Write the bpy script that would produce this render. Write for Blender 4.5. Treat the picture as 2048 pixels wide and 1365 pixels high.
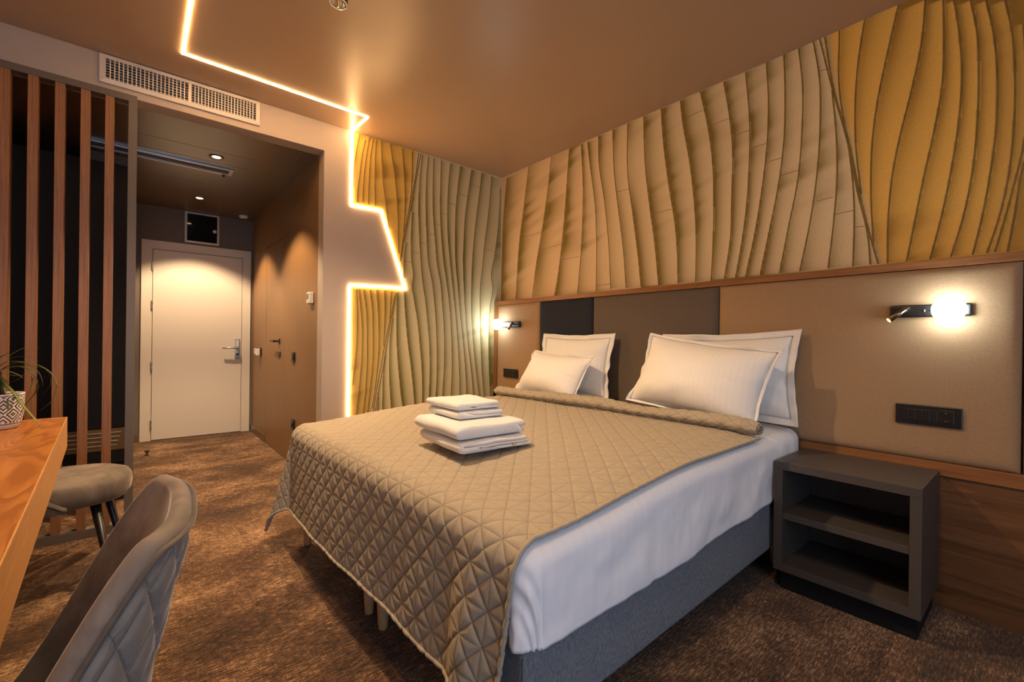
import bpy, bmesh, math, random
import numpy as np
from mathutils import Vector, Matrix, noise as mnoise

for _o in list(bpy.data.objects):
    bpy.data.objects.remove(_o)
scene = bpy.context.scene
COL = scene.collection
R = math.radians

# ------------------------------------------------------------------ camera
FPX = 894.67
cam_d = bpy.data.cameras.new('camera')
cam_d.sensor_width = 36.0
cam_d.lens = FPX * 36.0 / 2048.0
cam_d.clip_start = 0.02
cam = bpy.data.objects.new('camera', cam_d)
COL.objects.link(cam)
scene.camera = cam
_F = Vector((0.63947, 0.768815, -0.001206)).normalized()
_R = Vector((0.768762, -0.639406, 0.01288)).normalized()
_U = _R.cross(_F)
cam.matrix_world = Matrix(((_R.x, _U.x, -_F.x, 0.0), (_R.y, _U.y, -_F.y, 0.0), (_R.z, _U.z, -_F.z, 1.08), (0, 0, 0, 1)))

# ------------------------------------------------------------------ view, world
scene.view_settings.view_transform = 'Standard'
scene.view_settings.look = 'None'
scene.view_settings.gamma = 1.0
scene.view_settings.use_curve_mapping = False
scene.view_settings.exposure = 0.08

world = bpy.data.worlds.new('sky')
scene.world = world
world.use_nodes = True
_bg = world.node_tree.nodes['Background']
_bg.inputs['Color'].default_value = (0.56, 0.74, 1.0, 1)
_bg.inputs['Strength'].default_value = 4.1

# room constants (metres)
XW, YB, ZC, ZB, YD, XC = 2.618, 3.323, 2.62, 2.42, 5.907, 1.0
XL, YR = -0.92, -1.75
WIN = (-0.75, 0.75, 0.10, 2.40)      # window opening x0 x1 z0 z1

pd = bpy.data.lights.new('window_portal', 'AREA')
pd.shape = 'RECTANGLE'
pd.size = WIN[1] - WIN[0]
pd.size_y = WIN[3] - WIN[2]
pd.cycles.is_portal = True
po = bpy.data.objects.new('window_portal', pd)
COL.objects.link(po)
po.location = ((WIN[0] + WIN[1]) / 2, YR - 0.08, (WIN[2] + WIN[3]) / 2)
po.rotation_euler = (R(90), 0, 0)

WARM = (1.0, 0.69, 0.40)
SPOT_W = 165.0        # surface spot lamps
DOWN_W = 140.0        # corridor downlights
LED_E = 95.0
GLOBE_E = 34.0

# ------------------------------------------------------------------ materials
def nd(nt, t, **kw):
    n = nt.nodes.new(t)
    for k, v in kw.items():
        setattr(n, k, v)
    return n

def base(name):
    m = bpy.data.materials.new(name)
    m.use_nodes = True
    nt = m.node_tree
    b = nt.nodes['Principled BSDF']
    return m, nt, b

def coords(nt, scale=(1, 1, 1), rot=(0, 0, 0)):
    tc = nd(nt, 'ShaderNodeTexCoord')
    mp = nd(nt, 'ShaderNodeMapping')
    mp.inputs['Scale'].default_value = scale
    mp.inputs['Rotation'].default_value = rot
    nt.links.new(tc.outputs['Object'], mp.inputs['Vector'])
    return mp.outputs['Vector']

def noise_n(nt, vec, scale, detail=4, rough=0.55, dist=0.0):
    n = nd(nt, 'ShaderNodeTexNoise')
    n.inputs['Scale'].default_value = scale
    n.inputs['Detail'].default_value = detail
    n.inputs['Roughness'].default_value = rough
    n.inputs['Distortion'].default_value = dist
    nt.links.new(vec, n.inputs['Vector'])
    return n.outputs['Fac']

def ramp(nt, fac, stops):
    r = nd(nt, 'ShaderNodeValToRGB')
    el = r.color_ramp.elements
    while len(el) < len(stops):
        el.new(0.5)
    for e, (p, c) in zip(el, stops):
        e.position = p
        e.color = (*c, 1) if len(c) == 3 else c
    nt.links.new(fac, r.inputs['Fac'])
    return r.outputs['Color']

def bump_n(nt, b, fac, strength, dist=0.01, prev=None):
    bp = nd(nt, 'ShaderNodeBump')
    bp.inputs['Strength'].default_value = strength
    bp.inputs['Distance'].default_value = dist
    nt.links.new(fac, bp.inputs['Height'])
    if prev is not None:
        nt.links.new(prev, bp.inputs['Normal'])
    nt.links.new(bp.outputs['Normal'], b.inputs['Normal'])
    return bp.outputs['Normal']

def mat(name, c, rough=0.5, metal=0.0, var=0.0, vscale=20, vstretch=(1, 1, 1), bump=0.0, bscale=200, bdist=0.002, spec=0.5, sheen=0.0, emit=None, estr=0.0):
    m, nt, b = base(name)
    b.inputs['Roughness'].default_value = rough
    b.inputs['Metallic'].default_value = metal
    b.inputs['Specular IOR Level'].default_value = spec
    v = None
    if var > 0:
        v = coords(nt, vstretch)
        f = noise_n(nt, v, vscale)
        lo = tuple(x * (1 - var) for x in c)
        hi = tuple(min(1, x * (1 + var)) for x in c)
        nt.links.new(ramp(nt, f, [(0.3, lo), (0.7, hi)]), b.inputs['Base Color'])
    else:
        b.inputs['Base Color'].default_value = (*c, 1)
    if bump > 0:
        v = v or coords(nt)
        bump_n(nt, b, noise_n(nt, v, bscale, 2), bump, bdist)
    if sheen > 0:
        b.inputs['Sheen Weight'].default_value = sheen
        b.inputs['Sheen Roughness'].default_value = 0.35
        b.inputs['Sheen Tint'].default_value = (min(1, c[0] * 2.2), min(1, c[1] * 2.2), min(1, c[2] * 2.2), 1)
    if emit:
        b.inputs['Emission Color'].default_value = (*emit, 1)
        b.inputs['Emission Strength'].default_value = estr
    return m

def wood(name, dark, light, stretch, rough=0.4, rings=0.0, gscale=6.0, bump=0.15, fine=1.0, ramp_amt=0.22):
    """stretch: small value on the grain axis"""
    m, nt, b = base(name)
    b.inputs['Roughness'].default_value = rough
    v = coords(nt, stretch)
    f1 = noise_n(nt, v, gscale, 6, 0.65, 0.4)
    v2 = coords(nt, tuple(s * 5 for s in stretch))
    f2 = noise_n(nt, v2, gscale * 1.6, 3, 0.6)
    mx = nd(nt, 'ShaderNodeMath', operation='MULTIPLY_ADD')
    nt.links.new(f2, mx.inputs[0]); mx.inputs[1].default_value = 0.5 * fine
    nt.links.new(f1, mx.inputs[2])
    fac = mx.outputs[0]
    if rings > 0:
        v3 = coords(nt, stretch)
        ln = noise_n(nt, v3, gscale * 0.28, 2, 0.4, 0.2)
        w = nd(nt, 'ShaderNodeMath', operation='MULTIPLY'); nt.links.new(ln, w.inputs[0]); w.inputs[1].default_value = rings
        fr = nd(nt, 'ShaderNodeMath', operation='FRACT'); nt.links.new(w.outputs[0], fr.inputs[0])
        pw = nd(nt, 'ShaderNodeMath', operation='POWER'); nt.links.new(fr.outputs[0], pw.inputs[0]); pw.inputs[1].default_value = 3.0
        ad = nd(nt, 'ShaderNodeMath', operation='MULTIPLY_ADD'); nt.links.new(pw.outputs[0], ad.inputs[0]); ad.inputs[1].default_value = -ramp_amt; nt.links.new(fac, ad.inputs[2])
        fac = ad.outputs[0]
    mid = tuple((a + c) / 2 for a, c in zip(dark, light))
    nt.links.new(ramp(nt, fac, [(0.42, dark), (0.72, mid), (1.0, light)]), b.inputs['Base Color'])
    bump_n(nt, b, fac, bump, 0.002)
    return m

M = {}
M['plaster'] = mat('taupe_plaster', (0.43, 0.36, 0.315), 0.7, var=0.03, vscale=3, bump=0.05, bscale=500)
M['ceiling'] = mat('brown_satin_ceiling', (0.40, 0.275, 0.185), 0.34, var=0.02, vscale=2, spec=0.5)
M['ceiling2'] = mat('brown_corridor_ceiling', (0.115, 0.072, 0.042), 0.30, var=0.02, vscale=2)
M['panel'] = wood('brown_wall_panel', (0.20, 0.105, 0.040), (0.27, 0.145, 0.058), (9, 9, 0.25), 0.42, gscale=5, bump=0.03)
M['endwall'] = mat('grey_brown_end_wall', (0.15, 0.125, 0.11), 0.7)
M['graphite'] = mat('graphite_board', (0.010, 0.010, 0.012), 0.55, bump=0.03, spec=0.15)
M['black'] = mat('black_interior', (0.006, 0.006, 0.007), 0.7)
M['bronze'] = mat('bronze_vent_metal', (0.20, 0.135, 0.06), 0.35, metal=0.6)
M['white_metal'] = mat('white_lacquered_metal', (0.62, 0.57, 0.52), 0.4)
M['door'] = mat('cream_door_paint', (0.66, 0.60, 0.53), 0.45, bump=0.03, bscale=300)
M['steel'] = mat('brushed_steel', (0.62, 0.62, 0.62), 0.3, metal=1.0)
M['nickel'] = mat('satin_nickel_plate', (0.36, 0.44, 0.54), 0.35, metal=0.3)
M['blackplastic'] = mat('black_plastic', (0.010, 0.009, 0.009), 0.35)
M['blackplastic2'] = mat('soft_black_plastic', (0.016, 0.014, 0.014), 0.28)
M['whiteplastic'] = mat('white_plastic', (0.74, 0.70, 0.64), 0.4)
M['glassblack'] = mat('black_glass', (0.004, 0.005, 0.005), 0.06, spec=0.25)
M['led'] = mat('warm_led_diffuser', (0.8, 0.7, 0.5), 0.5, emit=(1.0, 0.58, 0.24), estr=LED_E)
M['lens'] = mat('warm_lamp_lens', (0.9, 0.8, 0.6), 0.3, emit=(1.0, 0.66, 0.32), estr=30.0)
M['lens_small'] = mat('reading_lamp_lens', (0.9, 0.6, 0.3), 0.3, emit=(1.0, 0.45, 0.1), estr=14.0)
M['globe'] = mat('opal_glass_globe', (0.95, 0.95, 0.95), 0.25, emit=(0.88, 0.98, 1.0), estr=GLOBE_E)
M['chrome'] = mat('chrome_ring', (0.75, 0.68, 0.58), 0.15, metal=1.0)
M['stone'] = mat('brown_stone_skirting', (0.14, 0.085, 0.05), 0.35, var=0.5, vscale=18)
M['slat'] = wood('walnut_slat_veneer', (0.11, 0.043, 0.015), (0.36, 0.16, 0.062), (28, 28, 0.5), 0.45, gscale=5, bump=0.1)
M['rail'] = mat('taupe_metal_rail', (0.12, 0.095, 0.078), 0.45)
M['hwood'] = wood('walnut_headboard_frame', (0.16, 0.06, 0.018), (0.34, 0.145, 0.05), (14, 0.5, 14), 0.4, gscale=5, bump=0.08)
M['hwoodv'] = wood('walnut_headboard_frame_vertical', (0.16, 0.06, 0.018), (0.34, 0.145, 0.05), (14, 14, 0.5), 0.4, gscale=5, bump=0.08)
M['hpanel'] = wood('brown_oak_lower_panel', (0.085, 0.036, 0.013), (0.21, 0.10, 0.042), (9, 0.45, 9), 0.4, gscale=4, bump=0.12, rings=5)
M['desk'] = wood('honey_ash_desktop', (0.30, 0.105, 0.022), (0.60, 0.26, 0.07), (7.5, 1.1, 7.5), 0.38, gscale=3.0, bump=0.1, rings=22, fine=0.4, ramp_amt=0.55)
M['desk_edge'] = wood('honey_ash_desk_edge', (0.40, 0.18, 0.05), (0.66, 0.34, 0.12), (1.5, 1.5, 30), 0.42, gscale=4, bump=0.05)
M['night'] = mat('dark_taupe_laminate', (0.062, 0.052, 0.047), 0.42, bump=0.04, bscale=900)
M['leg_black'] = mat('black_conical_leg', (0.008, 0.008, 0.009), 0.35)
M['beech'] = wood('beech_bed_leg', (0.34, 0.18, 0.075), (0.60, 0.36, 0.17), (14, 14, 0.8), 0.45, gscale=4, bump=0.05)
M['soil'] = mat('potting_soil', (0.03, 0.018, 0.010), 0.9, bump=0.8, bscale=120, bdist=0.01)
M['rubber'] = mat('black_rubber', (0.012, 0.012, 0.012), 0.7)
M['brass'] = mat('polished_dark_metal', (0.25, 0.2, 0.15), 0.25, metal=1.0)

def fabric(name, c, weave=900, bump=0.25, sheen=0.1, var=0.10, rough=0.85, sc=140, dirs=(1, 1, 1)):
    m, nt, b = base(name)
    b.inputs['Roughness'].default_value = rough
    b.inputs['Specular IOR Level'].default_value = 0.25
    v = coords(nt, dirs)
    f = noise_n(nt, v, sc, 3, 0.7)
    nt.links.new(ramp(nt, f, [(0.3, tuple(x * (1 - var) for x in c)), (0.7, tuple(min(1, x * (1 + var)) for x in c))]), b.inputs['Base Color'])
    bump_n(nt, b, noise_n(nt, v, weave, 1), bump, 0.001)
    if sheen:
        b.inputs['Sheen Weight'].default_value = sheen
        b.inputs['Sheen Tint'].default_value = (min(1, c[0] * 2), min(1, c[1] * 2), min(1, c[2] * 2), 1)
    return m

M['tan'] = fabric('tan_upholstery', (0.355, 0.23, 0.128))
M['taupe'] = fabric('taupe_upholstery', (0.125, 0.098, 0.078))
M['navy'] = fabric('charcoal_navy_upholstery', (0.021, 0.024, 0.037))
M['linen'] = fabric('grey_bed_base_fabric', (0.15, 0.165, 0.19), weave=500, var=0.4, sc=260, dirs=(1, 1, 0.35), bump=0.4)
M['spread'] = fabric('taupe_quilted_cotton', (0.35, 0.30, 0.23), weave=700, bump=0.2, var=0.06, sheen=0.25)
def quilted(name, c, a, straight=True, velvet_=False):
    m, nt, b = base(name)
    b.inputs['Roughness'].default_value = 0.8
    b.inputs['Specular IOR Level'].default_value = 0.25
    uv = nd(nt, 'ShaderNodeUVMap'); uv.uv_map = 'cloth'
    sp = nd(nt, 'ShaderNodeSeparateXYZ'); nt.links.new(uv.outputs[0], sp.inputs[0])
    def mth(op, x, y=None):
        n = nd(nt, 'ShaderNodeMath', operation=op)
        for i, q in enumerate((x, y)):
            if q is None: continue
            if isinstance(q, (int, float)): n.inputs[i].default_value = q
            else: nt.links.new(q, n.inputs[i])
        return n.outputs[0]
    def dist(x, k):
        return mth('MULTIPLY', mth('ABSOLUTE', mth('SUBTRACT', mth('FRACT', mth('ADD', mth('MULTIPLY', x, 1 / a), 0.5)), 0.5)), a * k)
    S, T = sp.outputs[0], sp.outputs[1]
    dg = mth('MINIMUM', dist(mth('ADD', S, T), 0.7071), dist(mth('SUBTRACT', S, T), 0.7071))
    d = mth('MINIMUM', dg, mth('MINIMUM', dist(S, 1), dist(T, 1))) if straight else dg
    dp = mth('MINIMUM', dg, mth('ADD', mth('MINIMUM', dist(S, 1), dist(T, 1)), 0.002)) if straight else dg
    puff = mth('SUBTRACT', 1.0, mth('POWER', 2.718, mth('MULTIPLY', dp, -1 / 0.0035)))
    stitch = mth('LESS_THAN', d, 0.0011)
    v = coords(nt)
    f = noise_n(nt, v, 60, 4, 0.7)
    col = ramp(nt, f, [(0.3, tuple(x * 0.93 for x in c)), (0.7, tuple(x * 1.07 for x in c))])
    mx = nd(nt, 'ShaderNodeMix', data_type='RGBA', blend_type='MIX')
    nt.links.new(mth('MULTIPLY', stitch, 0.45), mx.inputs[0]); nt.links.new(col, mx.inputs[6]); mx.inputs[7].default_value = (c[0] * 0.45, c[1] * 0.42, c[2] * 0.38, 1)
    nt.links.new(mx.outputs[2], b.inputs['Base Color'])
    n1 = bump_n(nt, b, puff, 0.55, 0.004)
    bump_n(nt, b, noise_n(nt, v, 700, 1), 0.18, 0.001, n1)
    b.inputs['Sheen Weight'].default_value = 0.2
    b.inputs['Sheen Tint'].default_value = (0.7, 0.6, 0.45, 1)
    if velvet_:
        b.inputs['Sheen Weight'].default_value = 0.6
        b.inputs['Sheen Roughness'].default_value = 0.3
        b.inputs['Sheen Tint'].default_value = (0.62, 0.58, 0.55, 1)
    return m
M['velvet_quilt_lit'] = quilted('taupe_velvet_quilted_lit', (0.21, 0.185, 0.165), 0.082, False, True)  # same velvet as the seat; lighter, greyer base carries the light on the back
M['quilt'] = quilted('taupe_quilted_cotton_stitched', (0.35, 0.30, 0.23), 0.0872)
M['spread_back'] = fabric('taupe_quilt_lining', (0.40, 0.34, 0.27), weave=700, bump=0.2, var=0.05)
M['towel'] = fabric('white_terry', (0.71, 0.705, 0.70), weave=420, bump=0.9, var=0.04, sc=90, sheen=0.3)

def velvet(name, c):
    m, nt, b = base(name)
    b.inputs['Roughness'].default_value = 0.75
    b.inputs['Specular IOR Level'].default_value = 0.2
    v = coords(nt)
    f = noise_n(nt, v, 7, 4, 0.6, 0.6)
    nt.links.new(ramp(nt, f, [(0.32, tuple(x * 0.60 for x in c)), (0.5, c), (0.68, tuple(x * 1.5 for x in c))]), b.inputs['Base Color'])
    b.inputs['Sheen Weight'].default_value = 0.55
    b.inputs['Sheen Roughness'].default_value = 0.3
    b.inputs['Sheen Tint'].default_value = (0.62, 0.56, 0.50, 1)
    bump_n(nt, b, noise_n(nt, v, 600, 1), 0.12, 0.001)
    return m
M['velvet'] = velvet('taupe_velvet_shaded', (0.165, 0.135, 0.112))  # same velvet as the quilted back, shade of seat and pad mixed into the base
M['velvet_dk'] = velvet('taupe_velvet_piping', (0.10, 0.08, 0.066))

def striped(name, c, axis, period=0.024):
    """white satin-stripe cotton: faint tone-on-tone stripes"""
    m, nt, b = base(name)
    b.inputs['Specular IOR Level'].default_value = 0.3
    v = coords(nt)
    sp = nd(nt, 'ShaderNodeSeparateXYZ'); nt.links.new(v, sp.inputs[0])
    mu = nd(nt, 'ShaderNodeMath', operation='MULTIPLY'); nt.links.new(sp.outputs[axis], mu.inputs[0]); mu.inputs[1].default_value = 2 * math.pi / period
    si = nd(nt, 'ShaderNodeMath', operation='SINE'); nt.links.new(mu.outputs[0], si.inputs[0])
    hf = nd(nt, 'ShaderNodeMath', operation='MULTIPLY_ADD'); nt.links.new(si.outputs[0], hf.inputs[0]); hf.inputs[1].default_value = 0.5; hf.inputs[2].default_value = 0.5
    nt.links.new(ramp(nt, hf.outputs[0], [(0.42, tuple(x * 0.983 for x in c)), (0.58, c)]), b.inputs['Base Color'])
    rr = ramp(nt, hf.outputs[0], [(0.42, (0.72,) * 3), (0.58, (0.6,) * 3)])
    nt.links.new(rr, b.inputs['Roughness'])
    f = noise_n(nt, v, 14, 3, 0.6, 0.5)
    bump_n(nt, b, f, 0.10, 0.02)
    return m
M['sheet'] = striped('white_striped_sheet', (0.82, 0.82, 0.85), 0, 0.036)
M['pillow'] = striped('white_striped_pillowcase', (0.74, 0.73, 0.72), 1, 0.026)

def carpet():
    m, nt, b = base('distressed_brown_carpet')
    b.inputs['Roughness'].default_value = 0.95
    b.inputs['Specular IOR Level'].default_value = 0.1
    big = noise_n(nt, coords(nt, (0.9, 1.5, 1)), 2.6, 5, 0.62, 0.3)
    stx = noise_n(nt, coords(nt, (13, 75, 5)), 2.2, 5, 0.78, 0.3)
    sty = noise_n(nt, coords(nt, (50, 8, 5)), 2.2, 3, 0.7)
    fine = noise_n(nt, coords(nt), 260, 2, 0.8)
    a = nd(nt, 'ShaderNodeMath', operation='MULTIPLY_ADD'); nt.links.new(stx, a.inputs[0]); a.inputs[1].default_value = 1.15; bg2 = nd(nt, 'ShaderNodeMath', operation='MULTIPLY_ADD'); nt.links.new(big, bg2.inputs[0]); bg2.inputs[1].default_value = 0.62; bg2.inputs[2].default_value = 0.12; nt.links.new(bg2.outputs[0], a.inputs[2])
    c_ = nd(nt, 'ShaderNodeMath', operation='MULTIPLY_ADD'); nt.links.new(sty, c_.inputs[0]); c_.inputs[1].default_value = 0.22; nt.links.new(a.outputs[0], c_.inputs[2])
    d = nd(nt, 'ShaderNodeMath', operation='MULTIPLY_ADD'); nt.links.new(fine, d.inputs[0]); d.inputs[1].default_value = 0.45; nt.links.new(c_.outputs[0], d.inputs[2])
    e = nd(nt, 'ShaderNodeMath', operation='MULTIPLY_ADD'); nt.links.new(d.outputs[0], e.inputs[0]); e.inputs[1].default_value = 1.08; e.inputs[2].default_value = -0.955
    nt.links.new(ramp(nt, e.outputs[0], [(0.26, (0.016, 0.009, 0.006)), (0.44, (0.070, 0.036, 0.018)), (0.58, (0.185, 0.098, 0.047)), (0.72, (0.54, 0.35, 0.20))]), b.inputs['Base Color'])
    bump_n(nt, b, fine, 0.5, 0.004)
    b.inputs['Sheen Weight'].default_value = 0.15
    return m
M['carpet'] = carpet()

def mural_mat():
    m, nt, b = base('palm_leaf_print')
    b.inputs['Roughness'].default_value = 0.6
    b.inputs['Specular IOR Level'].default_value = 0.3
    at = nd(nt, 'ShaderNodeVertexColor'); at.layer_name = 'print'
    v = coords(nt)
    f = noise_n(nt, v, 120, 4, 0.7)
    r = ramp(nt, f, [(0.3, (0.90,) * 3), (0.7, (1.06,) * 3)])
    mx = nd(nt, 'ShaderNodeMix', data_type='RGBA', blend_type='MULTIPLY')
    mx.inputs[0].default_value = 1.0
    nt.links.new(at.outputs['Color'], mx.inputs[6]); nt.links.new(r, mx.inputs[7])
    nt.links.new(mx.outputs[2], b.inputs['Base Color'])
    bump_n(nt, b, noise_n(nt, v, 700, 2), 0.08, 0.001)
    return m
M['mural'] = mural_mat()
M['vein'] = mat('printed_leaf_vein', (0.21, 0.13, 0.028), 0.6, var=0.25, vscale=12)
M['vein2'] = mat('printed_leaf_joint', (0.27, 0.18, 0.07), 0.6)

# ------------------------------------------------------------------ mesh helpers
def wloc(o):
    l = Vector((0, 0, 0))
    while o is not None:
        l = l + o.location
        o = o.parent
    return l

def tag(o, label=None, cat=None, group=None, kind=None):
    if label: o['label'] = label
    if cat: o['category'] = cat
    if group: o['group'] = group
    if kind: o['kind'] = kind
    return o

def thing(name, label, cat, loc, group=None):
    o = bpy.data.objects.new(name, None)
    o.empty_display_size = 0.05
    COL.objects.link(o)
    o.location = loc
    return tag(o, label, cat, group)

def link(name, me, m, parent=None, loc=None):
    o = bpy.data.objects.new(name, me)
    COL.objects.link(o)
    if m is not None and not me.materials:
        me.materials.append(m)
    if parent is not None:
        o.parent = parent
    if loc is not None:
        o.location = loc
    return o

def build(name, bm, m, parent=None, smooth=False, origin=None):
    """bmesh in world metres -> one mesh object; the origin goes to the parent's place or to the base of the mesh"""
    bmesh.ops.recalc_face_normals(bm, faces=bm.faces)
    me = bpy.data.meshes.new(name)
    if parent is not None:
        off = wloc(parent)
        loc = None
    else:
        co = [v.co for v in bm.verts]
        if origin is None:
            origin = ((min(c.x for c in co) + max(c.x for c in co)) / 2, (min(c.y for c in co) + max(c.y for c in co)) / 2, min(c.z for c in co))
        off = Vector(origin)
        loc = off
    bmesh.ops.translate(bm, verts=bm.verts, vec=-Vector(off))
    if smooth:
        for f in bm.faces:
            f.smooth = True
    bm.to_mesh(me)
    bm.free()
    return link(name, me, m, parent, loc)

def box(bm, x0, x1, y0, y1, z0, z1, bev=0.0, seg=2):
    r = bmesh.ops.create_cube(bm, size=1.0)
    vs = r['verts']
    for v in vs:
        v.co = Vector(((x0 + x1) / 2 + v.co.x * (x1 - x0), (y0 + y1) / 2 + v.co.y * (y1 - y0), (z0 + z1) / 2 + v.co.z * (z1 - z0)))
    if bev > 0:
        es = list({e for v in vs for e in v.link_edges})
        bmesh.ops.bevel(bm, geom=es, offset=bev, segments=seg, affect='EDGES', profile=0.5)
    return bm

def B(x0, x1, y0, y1, z0, z1, bev=0.0, seg=2):
    return box(bmesh.new(), x0, x1, y0, y1, z0, z1, bev, seg)

def boxes(*bs):
    bm = bmesh.new()
    for b in bs:
        box(bm, *b)
    return bm

def lathe(prof, n=32, axis='z', c=(0, 0, 0), bm=None, cap=True):
    """prof: list of (radius, height)"""
    bm = bm or bmesh.new()
    rings = []
    for r, h in prof:
        ring = []
        for i in range(n):
            a = 2 * math.pi * i / n
            p = (r * math.cos(a), r * math.sin(a), h)
            if axis == 'x': p = (p[2], p[0], p[1])
            elif axis == 'y': p = (p[0], p[2], p[1])
            ring.append(bm.verts.new((p[0] + c[0], p[1] + c[1], p[2] + c[2])))
        rings.append(ring)
    for a, b in zip(rings[:-1], rings[1:]):
        for i in range(n):
            bm.faces.new((a[i], a[(i + 1) % n], b[(i + 1) % n], b[i]))
    if cap:
        bm.faces.new(rings[0]); bm.faces.new(rings[-1])
    return bm

def tube(pts, rad, n=8, bm=None, cap=True, flat=None):
    """sweep; rad number or list; flat=(w,h) ratios for ribbon-like leaf"""
    bm = bm or bmesh.new()
    P = [Vector(p) for p in pts]
    rings = []
    up = Vector((0, 0, 1))
    for i, p in enumerate(P):
        t = (P[min(i + 1, len(P) - 1)] - P[max(i - 1, 0)]).normalized()
        s = t.cross(up)
        if s.length < 1e-3:
            s = t.cross(Vector((0, 1, 0)))
        s.normalize()
        u = s.cross(t)
        r = rad[i] if isinstance(rad, (list, tuple)) else rad
        fw, fh = flat or (1, 1)
        ring = [bm.verts.new(p + s * (r * fw * math.cos(2 * math.pi * k / n)) + u * (r * fh * math.sin(2 * math.pi * k / n))) for k in range(n)]
        rings.append(ring)
    for a, b in zip(rings[:-1], rings[1:]):
        for k in range(n):
            bm.faces.new((a[k], a[(k + 1) % n], b[(k + 1) % n], b[k]))
    if cap:
        bm.faces.new(rings[0]); bm.faces.new(rings[-1])
    return bm

def grid_mesh(P, closed_u=False, closed_v=False, bm=None, skip=None):
    """P[i][j] -> Vector ; quads"""
    bm = bm or bmesh.new()
    V = [[bm.verts.new(p) for p in row] for row in P]
    nu, nv = len(V), len(V[0])
    for i in range(nu - (0 if closed_u else 1)):
        for j in range(nv - (0 if closed_v else 1)):
            if skip and skip(i, j): continue
            bm.faces.new((V[i][j], V[(i + 1) % nu][j], V[(i + 1) % nu][(j + 1) % nv], V[i][(j + 1) % nv]))
    return bm

def prism(poly, z0, z1, plane='xy', bm=None):
    """poly list of 2D; extruded along the third axis"""
    bm = bm or bmesh.new()
    def mk(a, b, c):
        return {'xy': (a, b, c), 'xz': (a, c, b), 'yz': (c, a, b)}[plane]
    lo = [bm.verts.new(mk(a, b, z0)) for a, b in poly]
    hi = [bm.verts.new(mk(a, b, z1)) for a, b in poly]
    n = len(poly)
    bm.faces.new(lo); bm.faces.new(hi)
    for i in range(n):
        bm.faces.new((lo[i], lo[(i + 1) % n], hi[(i + 1) % n], hi[i]))
    return bm

def smoothstep(a, b, x):
    t = min(1, max(0, (x - a) / (b - a)))
    return t * t * (3 - 2 * t)

def struct(name, bm, m, parent=None, label=None):
    o = build(name, bm, m, parent)
    if parent is None:
        o['kind'] = 'structure'
    if label: o['label'] = label
    return o

def spot_light(name, loc, watts, size, blend, parent, radius=0.02, color=WARM, rot=(0, 0, 0)):
    d = bpy.data.lights.new(name, 'SPOT')
    d.energy = watts; d.spot_size = R(size); d.spot_blend = blend
    d.color = color; d.shadow_soft_size = radius
    o = bpy.data.objects.new(name, d)
    COL.objects.link(o)
    o.parent = parent
    o.location = Vector(loc) - wloc(parent)
    o.rotation_euler = rot
    return o

# ------------------------------------------------------------------ the room shell
T = 0.12
struct('floor', B(XL - T, XW + T, YR - T, YD + T, -0.1, 0.0), M['carpet'])
struct('ceiling', B(XL - T, XW + T, YR - T, YB + T, ZC, ZC + T), M['ceiling'])
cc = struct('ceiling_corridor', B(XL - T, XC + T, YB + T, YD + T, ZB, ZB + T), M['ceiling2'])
bm = boxes((XL - T, XC, YB, YB + T, ZB, ZC + 0.001), (XC, XW + T, YB, YB + T, 0, ZC + 0.001))
struct('wall_back', bm, M['plaster'])
struct('wall_right', B(XW, XW + T, YR - T, YB, 0, ZC), M['plaster'])
struct('wall_left', B(XL - T, XL, YR - T, YD, 0, ZC), M['plaster'])
x0, x1, z0, z1 = WIN
struct('wall_rear', boxes((XL, x0, YR - T, YR, 0, ZC), (x1, XW, YR - T, YR, 0, ZC), (x0, x1, YR - T, YR, 0, z0), (x0, x1, YR - T, YR, z1, ZC)), M['plaster'])
struct('wall_corridor_left', B(-0.30, -0.045, 4.45, YD, 0, ZB), M['endwall'])
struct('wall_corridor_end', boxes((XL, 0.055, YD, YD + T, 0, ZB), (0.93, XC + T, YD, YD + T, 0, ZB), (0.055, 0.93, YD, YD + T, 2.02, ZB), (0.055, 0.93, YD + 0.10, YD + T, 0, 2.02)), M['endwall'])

# corridor panelled wall with flush concealed door
struct('wall_corridor_right', boxes((XC, XC + T, YB + T, 4.40, 0, ZB), (XC, XC + T, 5.172, YD, 0, ZB), (XC, XC + T, 4.40, 5.172, 2.003, ZB), (XC + 0.06, XC + T, 4.40, 5.172, 0, 2.003)), M['panel'])
d2 = thing('door_2', 'brown flush bathroom door hidden in the corridor panelling', 'door', (XC, 4.79, 0))
d2['kind'] = 'structure'
build('leaf', B(XC + 0.0006, XC + 0.05, 4.404, 5.168, 0.006, 1.999), M['panel'], d2)
h = build('handle', boxes((XC - 0.006, XC, 4.565, 4.615, 1.02, 1.07), (XC - 0.05, XC - 0.004, 4.582, 4.598, 1.037, 1.053), (XC - 0.056, XC - 0.042, 4.582, 4.72, 1.035, 1.055)), M['blackplastic'], d2)
build('lock_rosette', B(XC - 0.007, XC, 4.55, 4.60, 0.895, 0.945, 0.002), M['blackplastic'], d2)
# stone skirting
struct('baseboard_right', B(XC - 0.012, XC, 5.172, YD, 0, 0.075, 0.002), M['stone'])
struct('baseboard_end', B(-0.045, 0.004, YD - 0.012, YD, 0, 0.075, 0.002), M['stone'])

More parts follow.
